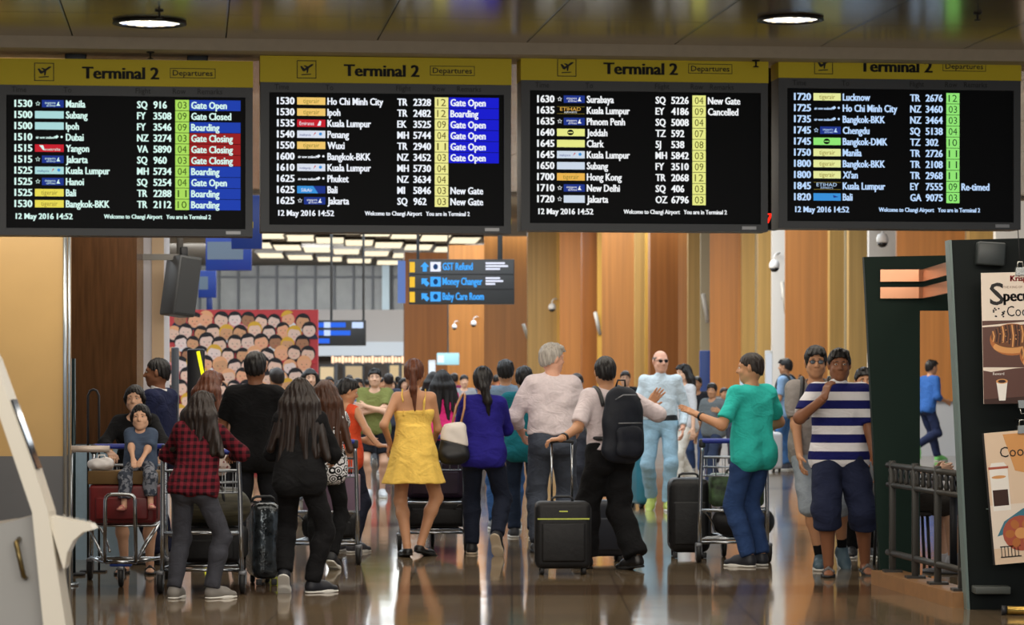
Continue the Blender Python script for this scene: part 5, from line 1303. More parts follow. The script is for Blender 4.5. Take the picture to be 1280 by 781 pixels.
bag('suitcase', 'suitcase', 'large black suitcase lying low on the yellow dress woman\'s trolley', at(T4, (.02, .42, .20)), (.62, .56, .24), blackf, 0, .05, handle='')
plum = mat('luggage_plum', (50, 34, 56), .5, 0, .2, 12)
bag('suitcase', 'suitcase', 'dark plum suitcase on the upper part of the yellow dress woman\'s trolley', at(T4, (.03, .40, .445)), (.52, .42, .34), plum, 0, .05)
bag('suitcase', 'suitcase', 'black suitcase sticking out left of the green polo man\'s trolley', at(T5, (-.30, .66, .002)), (.34, .40, .66), blackf, 0, .07, wheels=2)
duffel('black holdall at the bottom of the green polo man\'s trolley', at(T5, (.12, .34, .195)), (.48, .36, .24), blackf)
leaf = mat('bag_leaf_print', (60, 82, 52), .5, 0, .85, 16, .5, .3)
bag('shopping_bag', 'bag', 'green leaf-patterned bag on the green polo man\'s trolley', at(T5, (.06, .33, .44)), (.44, .28, .27), leaf, 0, .04, zip_=False)
band = mat('lime_band', (196, 206, 90), .5)
CO = bag('carry_on_suitcase', 'suitcase', 'black upright carry-on with lime trim band and extended handle', (X(703, 20.75), 20.75, 0), (.42, .24, .555), blackf, math.radians(3), .045, band=band, wheels=4, tele=1.00)
m = MB(); m.box((0, -.1215, .482), (.065, .004, .010), 0, .002); m.build('maker_plate', [band], CO)
bag('suitcase', 'suitcase', 'dark suitcase with pale strap behind the balding man\'s legs', (X(752, 22.15), 22.15, 0), (.38, .24, .50), mat('luggage_navy', (28, 32, 44), .5), .2, .05, wheels=2)
tealm = mat('luggage_teal', (56, 128, 146), .35, .1, .1, 5)
bag('suitcase', 'suitcase', 'teal hard-shell suitcase standing left of the bald man in sunglasses', (X(802, 31), 31, 0), (.22, .42, .76), tealm, .25, .06, wheels=4, zip_=False, tele=.98)
bag('suitcase', 'suitcase', 'pale grey suitcase left of the distant man with black backpack', (X(963, 42.6), 42.6, 0), (.30, .40, .62), mat('luggage_pale', (196, 198, 202), .4), .2, .06, wheels=4, zip_=False, tele=.95)

# ------------------------------------------------------------------ bags carried
def backpack(q, label, m_, size, off=.0, side=0.0, name='backpack'):
    w, dd, h = size
    R = q['Ry']; c_l = q['chest']-q['up']*.03*q['H']+q['up']*off
    yb = -.078*q['H']-dd*.5-.012
    cw = q['org']+R@(c_l+q['fw2']*yb)
    a = q['root'].rotation_euler.z+math.atan2(-q['rt2'][0]*0+q['rt2'][1], q['rt2'][0])
    t = thing(name, label, 'backpack', (cw[0], cw[1], cw[2]-h/2), a)
    yv = vec(0, 1, 0)
    P_ = [cone((sx*w*.22, .01, h*.17), (sx*w*.20, .01, h*.62), w*.28, w*.27, yv, .60, .05) for sx in (-1, 1)]
    P_ += [cone((0, .0, h*.17), (0, .0, h*.65), w*.30, w*.29, yv, .62, .05), cone((-w*.10, .02, h*.80), (w*.10, .02, h*.80), w*.28, w*.28, yv, .50, .06)]
    nz_ = lambda qq: .005*np.sin(26*qq[..., 2]+8*qq[..., 0]+2*np.sin(9*qq[..., 0]))*np.sin(12*qq[..., 0]+4)
    np_mesh('body', [surface(P_, .009, noise=nz_)], t, m_)
    P_ = [cone((-w*.15, -dd*.40, h*.17), (w*.15, -dd*.40, h*.17), w*.17, w*.17, yv, .42, .03), cone((-w*.15, -dd*.39, h*.36), (w*.15, -dd*.39, h*.36), w*.16, w*.16, yv, .42, .05)]
    np_mesh('front_pocket', [surface(P_, .009, noise=nz_)], t, m_)
    m = MB(); m.tube([(-w*.30, -dd*.30, h*.80), (-w*.15, -dd*.40, h*.86), (w*.15, -dd*.40, h*.86), (w*.30, -dd*.30, h*.80)], .005, 0, 5); m.build('zip', [hub], t)
    m = MB(); m.tube([(-w*.28, -dd*.45, h*.50), (w*.28, -dd*.45, h*.50)], .005, 0, 5); m.build('pocket_zip', [hub], t)
    m = MB(); m.tube([(-.04, dd*.2, h*.97), (-.03, dd*.15, h*1.05), (.03, dd*.15, h*1.05), (.04, dd*.2, h*.97)], .008, 0, 6); m.build('grab_handle', [darkpl], t)
    H = q['H']; ra = t.rotation_euler.z; Ri = rotz(-ra)
    def L(p): v = Ri@((q['org']+R@p)-vec(*t.location)); return tuple(v)
    up, f2, r2, nk, ch = q['up'], q['fw2'], q['rt2'], q['neck'], q['chest']
    for s in (-1, 1):
        sh = nk+r2*s*.060*H
        pts = [sh-up*.06*H-f2*.082*H, sh+up*.005*H-f2*.054*H, sh+up*.034*H-f2*.004*H, sh+up*.012*H+f2*.046*H, ch+r2*s*.070*H+f2*.082*H+up*.02*H, ch+r2*s*.100*H+f2*.045*H-up*.07*H, ch+r2*s*.095*H-f2*.04*H-up*.11*H, ch+r2*s*.07*H-f2*.10*H-up*.11*H]
        dn_ = []
        for i in range(len(pts)-1):
            for k in range(3): dn_.append(pts[i]+(pts[i+1]-pts[i])*k/3)
        dn_.append(pts[-1])
        sm = dn_[:]
        for _ in range(2): sm = [sm[0]]+[(sm[i-1]+sm[i]*2+sm[i+1])/4 for i in range(1, len(sm)-1)]+[sm[-1]]
        m = MB(); m.tube([L(p) for p in sm], .017, 0, 7); m.build('shoulder_strap', [darkpl], t)
    return t
packm = mat('pack_navy', (24, 28, 38), .6, 0, .2, 20, .3, .3)
backpack(P['packman'], 'dark navy backpack worn by the balding man in white shirt', packm, (.36, .26, .60), -.02)
backpack(P['boy'], 'black backpack whose strap crosses the grey printed t-shirt', blackf, (.32, .22, .46))
backpack(P['farpack'], 'black backpack worn by the distant man in light blue shirt', blackf, (.34, .24, .50))
# shoulder bag of the woman in blue
q = P['blue']; d = 22.72
t = thing('shoulder_bag', 'white and black shoulder bag with tan strap at the royal blue top', 'handbag', (X(567, d), d, Z(578, d)), .15)
yv = vec(0, 1, 0)
shape = [cone((-.045, 0, .075), (-.035, 0, .26), .085, .070, yv, .78, .05), cone((.045, 0, .08), (.045, 0, .28), .085, .062, yv, .78, .05), ell((.0, 0, .06), (.13, .08, .07), None, .04)]
nb_ = lambda q_: .004*np.sin(40*q_[..., 0]+20*q_[..., 2])*np.sin(24*q_[..., 2])
np_mesh('lower_half', [surface(shape, .008, [(vec(0, 0, .165), vec(.25, 0, .97))], nb_)], t, mat('bag_black', (20, 20, 22), .45))
np_mesh('upper_half', [surface(shape, .008, [(vec(0, 0, .165), vec(-.25, 0, -.97)), (vec(0, 0, .335), vec(-.2, 0, .98))], nb_)], t, mat('bag_white', (222, 212, 202), .55))
def W2L(px, py, dd): return (X(px, dd)-t.location.x, dd-t.location.y, Z(py, dd)-t.location.z)
m = MB(); 
m.tube([(-.02, .0, .28), W2L(571, 508, 22.76), W2L(580, 494, 22.85), W2L(585, 491, 23.0), W2L(584, 500, 23.12)], .010, 0, 7)
m.tube([(.05, .0, .28), W2L(581, 510, 22.74), W2L(584, 494, 22.84), W2L(587, 491, 23.0), W2L(587, 500, 23.12)], .010, 0, 7)
m.build('strap', [mat('strap_tan', (170, 120, 80), .5)], t)
# printed lettering on the grey t-shirt belongs to the shirt
def on_person(q, o): o.parent = q['root']
q = P['boy']
c0 = q['chest']+q['fw2']*(.058*q['H']*.86*.95+.03)+q['up']*.02
m = MB(); m.text('MY', 0, 0, .045, 0, 0, width=.12); o = m.build('shirt_lettering', [mat('print_dark', (40, 40, 44), .8)], q['root'])
o.rotation_euler = (0, 0, PI); o.location = (c0[0]+.06, c0[1]+.012, c0[2])
# ------------------------------------------------------------------ check-in kiosk at the left edge
d = 9.0; dp = .15
kw = mat('kiosk_white', (214, 206, 190), .35); kg = mat('kiosk_grey', (150, 148, 144), .45); kd = mat('kiosk_shadow_gap', (30, 30, 32), .5)
t = thing('check_in_kiosk', 'cream white check-in kiosk with slanted screen column and small side tray', 'kiosk', (X(20, d), d, 0), .0)
ox = t.location.x
def K(px, py): return (X(px, d)-ox, Z(py, d))
zb = 0.0
outer = [(-78, 330), (-8, 447), (11, 500), (43, 588), (60, 640), (69, 700), (82, 781), (110, 985)]
inner = [(72, 985), (54, 781), (40, 640), (-6, 505), (-114, 330)]
pts = [K(*p) for p in outer+inner]
pts = [(x, max(z, 0.0)) for x, z in pts]
m = MB(); m.prism(pts, 'y', 0, dp, 0); b = m.build('column', [kw], t)
m = MB()
a0, a1 = K(11, 500), K(43, 587)
nx, nz_ = (a0[1]-a1[1]), (a1[0]-a0[0]); ln = math.hypot(nx, nz_); nx, nz_ = nx/ln*.006, nz_/ln*.006
m.mesh([(a0[0]+nx, .03, a0[1]+nz_), (a1[0]+nx, .03, a1[1]+nz_), (a1[0]+nx, dp-.03, a1[1]+nz_), (a0[0]+nx, dp-.03, a0[1]+nz_), (a0[0]-nx, .03, a0[1]-nz_), (a1[0]-nx, .03, a1[1]-nz_), (a1[0]-nx, dp-.03, a1[1]-nz_), (a0[0]-nx, dp-.03, a0[1]-nz_)], [(0, 1, 2, 3), (4, 7, 6, 5), (0, 4, 5, 1), (1, 5, 6, 2), (2, 6, 7, 3), (3, 7, 4, 0)])
m.build('screen', [mat('kiosk_glass', (30, 34, 44), .06, .2)], t)
tray = [K(58, 645), K(112, 656)] + [K(116-36*math.sin(a), 662+46*(1-math.cos(a))) for a in (0, .4, .8, 1.2, 1.57)] + [K(78, 712)]
m = MB(); m.prism(tray, 'y', .02, dp-.03, 0); ty = m.build('tray', [kw], t)
m = MB()
for k in range(5):
    p = K(74+8*k, 645.6+1.85*k); q2 = K(79+8*k, 646.8+1.85*k)
    m.mesh([(p[0], .05, p[1]+.003), (q2[0], .05, q2[1]+.003), (q2[0], dp-.07, q2[1]+.003), (p[0], dp-.07, p[1]+.003)], [(0, 1, 2, 3)])
m.build('key_slot', [kg], ty)
m = MB(); m.prism([(x, max(z, 0)) for x, z in [K(-120, 672), K(0, 655), K(38, 645), K(54, 781), K(72, 985), K(-120, 985)]], 'y', .06, dp+.25, 0); cb = m.build('cabinet', [kg], t)
h0, h1 = K(20, 675), K(28, 724)
m = MB(); m.tube([(h0[0], .06, h0[1]), (h0[0]-.003, .02, h0[1]-.01), (h1[0], .02, h1[1]+.01), (h1[0], .06, h1[1])], .009, 0, 8); m.build('door_handle', [mat('brass_dark', (110, 94, 60), .3, .9)], cb)
m = MB(); m.box((K(0, 0)[0]-.20, dp/2+.05, .012), (.9, .6, .024), 0, .006); m.build('base_plate', [kg], t)

# handrail and slim loops between the kiosk and the veneered wall
d = 19.6
t = thing('handrail', 'pale tubular handrail running behind the kiosk towards the trolley', 'handrail', (X(88, d), d, 0))
m = MB(); m.tube([(-.10, 0, Z(561, d)), (X(137, d)-t.location.x, 0, Z(561, d))], .024, 0, 12); m.build('rail', [mat('rail_cream', (206, 190, 176), .35, .2)], t)
m = MB(); m.cyl((.0, 0, 0), (0, 0, Z(561, d)), .018, m=0); m.cyl((0, 0, 0), (0, 0, .02), .06, m=0); m.build('post', [steel], t)
d = 20.6
t = thing('barrier_post', 'thin dark green post standing beside the steel wall edge', 'post', (X(92, d), d, 0))
m = MB(); m.cyl((0, 0, .01), (0, 0, Z(448, d)), .016, m=0); m.build('pole', [mat('post_teal', (36, 54, 58), .3, .4)], t); m = MB(); m.cyl((0, 0, 0), (0, 0, .02), .09, m=0); m.build('base', [darkpl], t)
t = thing('hoop_rail', 'slim black hoop rail in front of the dark veneer wall', 'rail', (X(108, d), 20.95, 0))
w_ = X(114, d)-X(107, d); z1 = Z(487, d); z0 = Z(610, d)
m = MB(); m.tube([(-w_, 0, 0), (-w_, 0, z1-.05), (-w_*.6, 0, z1-.01), (0, 0, z1), (w_*.6, 0, z1-.01), (w_, 0, z1-.05), (w_, 0, .0)], .009, 0, 8); m.build('hoop', [darkpl], t)
m = MB(); m.box((0, 0, .006), (.2, .1, .012), 0); m.build('base', [darkpl], t)

# monitor on its bracket at the pale column
d = 22.7
t = thing('wall_monitor', 'dark grey monitor seen edge-on, hanging from a bracket on the pale column', 'monitor', (X(226, d), d, Z(358, d)), math.radians(28))
R = Matrix.Rotation(math.radians(8), 3, 'Y')
m = MB(); m.box((0, 0, 0), (.20, .32, .50), 0, .015, R=R); m.build('casing', [mat('monitor_grey', (72, 74, 76), .45)], t)
m = MB(); m.box((0, -.163, 0), (.17, .008, .46), 0, R=R); m.build('back_panel', [mat('monitor_black', (44, 46, 48), .4)], t)
m = MB(); m.box((.02, .0, .28), (.06, .08, .10), 1, .01); m.tube([(0, .02, .25), (0, .02, CEIL-t.location.z)], .03, 0, 8)
m.box((-.20, .10, .245), (.42, .05, .05), 0, R=Matrix.Rotation(math.radians(-28), 3, 'Z')); m.build('bracket', [mat('bracket_grey', (120, 118, 114), .4, .3), darkpl], t)

# ------------------------------------------------------------------ picture wall with cartoon heads
d = 41.0
x0, x1 = X(203, d), X(397, d); zt = Z(387, d)
t = thing('picture_wall', 'red freestanding display wall printed with dozens of cartoon faces', 'display wall', ((x0+x1)/2, d, 0))
hw = (x1-x0)/2
m = MB(); m.box((0, .1, zt/2), (2*hw, .2, zt), 0); m.build('panel', [mat('picture_red', (206, 66, 70), .6)], t)
rnd = random.Random(11)
cols = [(240, 200, 178), (246, 220, 212), (220, 164, 122), (244, 178, 140), (176, 124, 92), (240, 206, 190), (248, 206, 184)]
MT = [mat('pic_skin_%d' % i, c, .7) for i, c in enumerate(cols)] + [mat('pic_hair', (30, 27, 32), .7), mat('pic_hair_gold', (232, 180, 60), .7), mat('pic_hair_peach', (244, 178, 130), .7), mat('pic_white', (236, 234, 236), .7), mat('pic_navy', (40, 46, 70), .7), mat('pic_red', (210, 60, 66), .7), mat('pic_pink', (236, 150, 150), .7), mat('pic_black', (30, 28, 32), .7)]
m = MB(); y = -.002
r0 = .112
row = 0; z = zt-.16
while z > -.02:
    nx_ = 11; 
    for k in range(nx_+1):
        x = -hw+.06+(2*hw-.08)*(k+(.5 if row % 2 else 0))/nx_+rnd.uniform(-.025, .025)
        if abs(x) > hw-.09: continue
        zz = z+rnd.uniform(-.035, .035); s = rnd.uniform(.92, 1.12)*r0; tilt = rnd.uniform(-.35, .35)
        if zz < .12: continue
        sk = rnd.choice(range(7)); hrc = rnd.choice([7, 7, 7, 7, 7, 7, 8, 9]); by = rnd.choice([10, 10, 11, 12, 13, 13, 9, 14, 14, 6])
        y -= .00012; m.disc(x, zz-s*1.25, s*1.15, s*.95, y, by, 0, PI, 14) if zz-s*1.3 > .05 else None
        y -= .00012
        if zz+s*1.2 < zt-.005: m.disc(x, zz+s*.10, s*.96, s*.98, y, hrc, 0, 2*PI, 18, tilt)
        y -= .00012; m.disc(x+s*.06*math.sin(tilt), zz-s*.12, s*.84, s*.82, y, sk, 0, 2*PI, 18, tilt)
        y -= .00012
        m.disc(x, zz+s*.11, s*.95, s*.97, y, hrc, .42, PI-.42, 14, tilt)
        y -= .00012
        for sg in (-1, 1): m.disc(x+sg*s*.30, zz-s*.12, s*.06, s*.06, y, 14, n=8)
        m.disc(x, zz-s*.45, s*.16, s*.07, y, 12, PI, 2*PI, 8)
    z -= .17; row += 1
m.build('printed_faces', MT, t)

# ------------------------------------------------------------------ hanging direction signs
sgy = mat('sign_grey', (66, 68, 70), .4); blue_t = glow((70, 170, 255), 1.1); white_t = glow((232, 236, 255), 1.1); yel_t = glow((250, 200, 60), 1.0)
def rod(m, x, y, z0, z1, r=.02, mi=0): m.cyl((x, y, z0), (x, y, z1), r, m=mi, n=10)
d = 38.0
t = thing('direction_sign', 'large grey hanging direction sign with three blue lit lines and yellow end', 'sign', (X(577, d), d, Z(380, d)), 0)
k = d/F; Wd = 132*k; Hh = 56*k
m = MB(); m.box((0, .12, Hh/2), (Wd, .24, Hh), 0, .01); 
for q in (1, 2): m.box((0, -.004, Hh*q/3), (Wd*.98, .012, .012), 1)
cs = m.build('case', [sgy, darkpl], t)
for px_, r_ in ((625, .035), (522, .02)): m = MB(); rod(m, (px_-577)*k, .12, Hh, HALLZ+.06-t.location.z, r_); m.build('suspension_rod', [mat('rod_grey', (120, 124, 128), .4, .3)], t)
for i, (tx, w) in enumerate((('GST Refund', 38), ('Money Changer', 50), ('Baby Care Room', 52))):
    zc = Hh*(2.5-i)/3
    m = MB(); m.text(tx, (553-577)*k, zc-4*k, 9*k, -.003, 0, width=w*k, off=.03); m.build('sign_lettering', [blue_t], cs)
    m = MB(); m.rect((538-577)*k, zc-6*k, (551-577)*k, zc+6*k, -.003, 0 if i == 0 else 1); m.disc((544.5-577)*k, zc, 3*k, 3.6*k, -.0045, 2, n=12); m.build('pictogram', [white_t, blue_t, glow((30, 70, 120), .8)], cs)
    m = MB(); c_ = ((531-577)*k, zc)
    shp = [(0, 6), (-5.5, 0), (-2.6, 0), (-2.6, -6), (2.6, -6), (2.6, 0), (5.5, 0)]; an = 0 if i == 0 else math.radians(45)
    m.flat([(c_[0]+(a*math.cos(an)-b*math.sin(an))*k, c_[1]+(a*math.sin(an)+b*math.cos(an))*k) for a, b in shp], -.003, 0); m.build('arrow', [blue_t], cs)
    if i < 2:
        m = MB()
        for j in range(3): m.rect((607-577)*k, zc+(3.2-3.6*j)*k, (607-577+(24, 28, 18)[j]-6*i)*k, zc+(5.6-3.6*j)*k, -.003, 0)
        m.build('small_print', [white_t], cs)
m = MB()
for i in range(3):
    zc = Hh*(2.5-i)/3; m.rect((512-577)*k-.0, zc-7*k, (515-577)*k+.04, zc+6*k, -.003, 0)
m.build('end_marker', [yel_t], cs)
m = MB(); m.box(((506-577)*k-.05, .12, Hh/2), (.10, .22, Hh*.94), 0); m.build('end_box', [glow((120, 150, 220), .7)], t)
d = 66.0; k = d/F
t = thing('direction_sign', 'small distant hanging sign with blue lit lines right of the picture wall', 'sign', (X(427, d), d, Z(436, d)), 0)
Wd, Hh = 60*k, 36*k
m = MB(); m.box((0, .12, Hh/2+2*k), (Wd, .24, Hh-4*k), 0, .01); cs = m.build('case', [sgy], t)
for x_ in (-.22*Wd, .45*Wd): m = MB(); rod(m, x_, .12, Hh*.9, HALLZ+.06-t.location.z, .03); m.build('suspension_rod', [mat('rod_grey', (120, 124, 128), .4, .3)], t)
m = MB()
for i, w in enumerate((34, 40, 14)): m.rect((-29)*k, Hh-(9+10*i)*k, (-29+w)*k, Hh-(3+10*i)*k, -.003, 0)
m.build('lit_line', [glow((50, 110, 240), 1.0)], cs)
for i in range(2): m = MB(); m.rect(-22*k, Hh-(9.5+10*i)*k, -14*k, Hh-(2.5+10*i)*k, -.0045, 0); m.build('lit_pictogram', [glow((200, 220, 255), 1.1)], cs)
m = MB()
m.rect(13*k, Hh-10*k, 27*k, Hh-2.5*k, -.0045, 0); m.build('small_print', [glow((200, 220, 255), 1.1)], cs)
bl = mat('row_sign_blue', (20, 52, 130), .4, emit=.12); pl_ = mat('row_sign_pale', (96, 112, 128), .5)
for (a, b, c, e, dd, pale, lab) in ((257, 314, 292, 338, 44, (258, 302, 311, 325), 'wide blue hanging row sign with pale grey panel below leftmost board'),
        (289, 327, 244, 311, 40, None, 'tall plain blue hanging sign in the gap of the two left boards'),
        (248, 270, 338, 372, 56, (248, 262, 338, 347), 'smaller blue hanging row sign below the wide blue sign'),
        (258, 265, 372, 390, 64, None, 'narrow distant blue sign just above the picture wall')):
    k = dd/F
    t = thing('row_sign', lab, 'sign', (X((a+b)/2, dd), dd, Z(e, dd)), 0)
    m = MB(); m.box((0, .06, (e-c)*k/2), ((b-a)*k, .12, (e-c)*k), 0, .01); m.build('blue_panel', [bl], t)
    if pale:
        m = MB(); m.rect((pale[0]-(a+b)/2)*k, (e-pale[3])*k, (pale[2] if pale[2] > pale[0] else b)*k*0+(pale[1 if pale[1] < 320 and pale[1] > pale[0] else 2]-(a+b)/2)*k, (e-pale[2 if pale[2] > 320 else 2])*k, -.003, 0) if False else m.rect((pale[0]+1-(a+b)/2)*k, (e-(c+ (e-c)*.70))*k, (b-10-(a+b)/2)*k, (e-(c+(e-c)*.22))*k, -.003, 0); m.build('pale_panel', [pl_], t)
    m = MB(); rod(m, 0, .06, (e-c)*k, HALLZ+.06-t.location.z, .02); m.build('suspension_rod', [mat('rod_grey', (120, 124, 128), .4, .3)], t)
d = 78.0; k = d/F
t = thing('lit_sign', 'pale cyan lit box sign on the timber wall above the crowd', 'sign', (X(560, d), d, Z(456, d)), 0)
m = MB(); m.box((0, .1, 7.5*k), (28*k, .2, 15*k), 0, .02); m.build('case', [mat('sign_cyan', (150, 200, 214), .4, emit=.5)], t); m = MB(); m.rect(-13*k, 3*k, -5*k, 12*k, -.003, 0); m.build('lit_pictogram', [glow((236, 240, 255), 1.2)], t)
m = MB(); rod(m, 0, .1, 15*k, HALLZ+.06-t.location.z, .02); m.build('suspension_rod', [mat('rod_grey', (120, 124, 128), .4, .3)], t)
# shop front at the far end
d = 113.0; k = d/F
t = thing('shop_sign', 'row of glowing warm bulbs lettering over the far shop front', 'shop sign', (X(460, d), d, Z(455, d)), 0)
m = MB()
rnd = random.Random(5)
for i in range(22): m.box((-44*k+i*4.15*k, 0, 5.5*k), (3.3*k, .12, (7 if i % 3 else 9)*k), 0, .04)
m.build('bulb_letters', [glow((255, 214, 176), 1.6)], t)
m = MB(); m.box((0, .1, .5*k), (96*k, .1, 1.2*k), 0); m.box((-40*k, .35, -Z(455, d)/2), (.12, .5, Z(455, d)), 0); m.box((40*k, .35, -Z(455, d)/2), (.12, .5, Z(455, d)), 0); m.build('support', [darkpl], t)
for i, (a, b, c, e, col, lab) in enumerate(((396, 416, 457, 486, (250, 222, 176), 'warm lit shop window below the pale bulkhead, leftmost'), (428, 452, 456, 486, (216, 190, 150), 'cream lit shop window under the bulb letters'), (484, 508, 455, 486, (240, 210, 160), 'warm lit shop window left of the pale blue column'))):
    t = thing('shop_window', lab, 'shop window', (X((a+b)/2, 116), 117.3, 0), 0)
    k = 116/F
    m = MB(); m.box((0, .1, Z((c+e)/2, 116)), ((b-a)*k, .1, (e-c)*k), 0); m.build('lit_pane', [glow(col, .8)], t)
    m = MB()
    for s in (-1, 1): m.box((s*(b-a)*k/2, .1, Z(c, 116)/2), (.1, .16, Z(c, 116)), 0)
    m.box((0, .1, Z(c, 116)), ((b-a)*k, .16, .1), 0); m.build('frame', [darkpl], t)
# tall lit totem and blue banner, white posts near the right wall
def totem(px, w, yt, d, m_, lab, name='totem_sign', cat='sign', lit=None):
    k = d/F; t = thing(name, lab, cat, (X(px, d), d, 0), 0); zt = Z(yt, d)
    m = MB(); m.box((0, 0, zt/2+.01), (w*k, .12, zt-.02), 0, .015); m.build('panel', [m_], t); m = MB(); m.box((0, 0, .02), (w*k*1.3, .3, .04), 0, .008); m.build('base', [darkpl], t)
    if lit: m = MB(); m.rect(-w*k*.4, zt*.35, w*k*.4, zt*.97, -.0625, 0); m.build('lit_face', [lit], t)
    return t
totem(540, 9, 450, 62, mat('totem_white', (214, 220, 224), .4), 'bright white lit totem just right of the auburn ponytail', lit=glow((226, 236, 244), 1.2))
totem(881, 13, 438, 54, mat('banner_blue', (34, 64, 130), .5), 'upright dark blue banner stand in front of the timber wall')
totem(961, 9, 438, 52, mat('totem_white', (214, 220, 224), .4), 'white totem left of the distant man with black backpack', lit=glow((226, 232, 240), .8))
totem(930, 10, 462, 50, mat('totem_white', (214, 220, 224), .4), 'low white totem behind the green polo man\'s head', lit=glow((190, 220, 240), .8))
# black paddle with yellow edge, grey post
d = 25.2
t = thing('queue_sign', 'black upright sign with glowing yellow edge above the brown bob woman', 'sign', (X(245, d), d, 0), 0)
zt = Z(436, d)
m = MB(); m.box((0, 0, (zt+.9)/2), (22*d/F, .05, zt-.9), 0, .02, seg=3); m.build('board', [mat('paddle_black', (18, 18, 20), .4)], t)
m = MB(); m.cyl((0, 0, .02), (0, 0, .92), .03, m=0); m.cyl((0, 0, 0), (0, 0, .03), .16, m=0); m.build('stand', [darkpl], t)
p0, p1 = (3*d/F, Z(439, d)), (11*d/F, Z(478, d))
m = MB(); m.tube([(p0[0], -.03, p0[1]), (p1[0], -.03, p1[1])], .016, 0, 8); m.tube([(p1[0], -.03, p1[1]), (p1[0], -.03, .1)], .016, 0, 8); m.build('edge_light', [glow((240, 240, 30), 1.3)], t)
d = 25.8
t = thing('grey_post', 'slim grey post in front of picture wall left of black sign', 'post', (X(219, d), d, 0), 0)
m = MB(); m.box((0, 0, Z(434, d)/2), (9*d/F, .06, Z(434, d)), 0, .01); m.build('pole', [mat('post_grey', (104, 108, 114), .4, .3)], t); m = MB(); m.cyl((0, 0, 0), (0, 0, .02), .13, m=0); m.build('base', [darkpl], t)
# dome cameras and slanted lamps on the timber wall
wht = mat('dome_white', (226, 226, 226), .35)
for px, py, r_, dd, side, lab in ((968, 333, 6.5, 0, 1, 'white dome camera on a curved arm beside the white wall strip'), (1103, 301, 7.5, 0, 0, 'white dome camera hanging in front of the white wall strip above the booth'), (690, 385, 4.5, 0, 1, 'small white dome camera on timber wall above the white-haired man'), (592, 405, 3.5, 0, 1, 'tiny white dome camera on the timber wall below hanging direction sign'), (568, 409, 3, 0, 1, 'tiniest distant dome camera on the far timber wall')):
    x1_ = [q_ for q_ in segs if q_[0] <= px < q_[1]][0][1]; d = wall_d(x1_)-.95; k = d/F
    t = thing('security_camera', lab, 'security camera', (X(px, d), d, Z(py, d)), 0, 'dome cameras on the timber wall')
    r = r_*k
    m = MB(); m.lathe([(r*.25, r*1.3), (r*.7, r*1.15), (r, r*.5), (r, -.1*r), (r*.92, -.3*r)], n=20); m.build('housing', [wht], t)
    m = MB(); m.lathe([(r*.9, -.28*r), (r*.8, -.7*r), (r*.5, -1.0*r), (.002, -1.12*r)], n=20); m.build('dome', [mat('dome_smoke', (30, 30, 34), .1)], t)
    m = MB(); ddw = 1.22
    m.tube([(0, 0, r*1.2), (0, 0, r*2.0), (r*.4, 0, r*2.5), (r*1.2, 0.2, r*2.7), (r*1.5, ddw, r*2.7)] if side else [(0, 0, r*1.2), (0, 0, r*2.3), (0, .3, r*2.7), (0, ddw, r*2.7)], r*.16, 0, 8); m.build('arm', [wht], t)
for px, py, ln, lab in ((747, 404, 28, 'slim slanted lamp on the brown timber panel above balding man'), (981, 372, 40, 'slim slanted lamp beside the dome camera on the white strip'), (657, 414, 18, 'slim slanted lamp on the timber wall left of the white-haired man'), (882, 385, 36, 'slim slanted lamp on the timber wall above the blue banner')):
    x1_ = [q_ for q_ in segs if q_[0] <= px < q_[1]][0][1]; d = wall_d(x1_)-.3; k = d/F
    t = thing('wall_lamp', lab, 'wall lamp', (X(px, d), d, Z(py, d)), 0, 'slanted wall lamps')
    m = MB(); m.tube([(-3*k, 0, ln/2*k), (3*k, .12, -ln/2*k)], .05, 0, 8); m.build('lamp_tube', [mat('lamp_grey', (196, 192, 184), .4)], t); m = MB(); m.tube([(0, 0.06, 0), (0, .55, 0)], .025, 0, 6); m.build('bracket', [hub], t)

# ------------------------------------------------------------------ dark green booth on the right
gr = mat('booth_green', (16, 36, 29), .6, 0, .06, 3, .2); grd = mat('booth_dark', (10, 18, 17), .6, 0, .06, 3, .2); grl = mat('booth_edge', (104, 120, 116), .4); cop = mat('copper_strip', (206, 150, 116), .32, .75)
t = thing('booth', 'dark green booth frame with two copper strips behind an iron railing', 'booth', (X(1150, 19), 19, 0), 0)
oX, oY = t.location.x, t.location.y
def Bk(px, py, d): return (X(px, d)-oX, Z(py, d))
d = 20.0
pts = [Bk(1080, 321, d), Bk(1187, 319, d), Bk(1187, 388, d), Bk(1150, 388, d), Bk(1150, 726, d), Bk(1101, 726, d)]
pts = [(x, max(z, 0)) for x, z in pts]; pts[4] = (pts[4][0], 0); pts[5] = (pts[5][0], 0)
m = MB(); m.prism(pts, 'y', d-oY, d-oY+.10, 0); m.build('back_panel', [gr], t)
d = 17.6
ft = [Bk(1188, 300, d), Bk(1420, 294, d), Bk(1420, 762, d), Bk(1211, 762, d)]; ft = [(x, max(z, 0)) for x, z in ft]; ft[2] = (ft[2][0], 0); ft[3] = (ft[3][0], 0)
m = MB(); m.prism(ft, 'y', d-oY, d-oY+.14, 0); fp = m.build('front_panel', [grd], t)
m = MB()
e0, e1 = ft[0], ft[3]
m.prism([(e0[0]-.012, e0[1]), (e0[0]+.006, e0[1]), (e1[0]+.006, e1[1]), (e1[0]-.012, e1[1])], 'y', d-oY-.012, d-oY+.15, 0); m.build('edge_trim', [grl], fp)
m = MB(); a = Bk(1236, 318, d); m.box((a[0], d-oY-.05, a[1]), (.18, .12, .15), 0, .012, R=Matrix.Rotation(.06, 3, 'Y')); m.build('corner_hood', [mat('hood_dark', (44, 50, 50), .45)], fp)
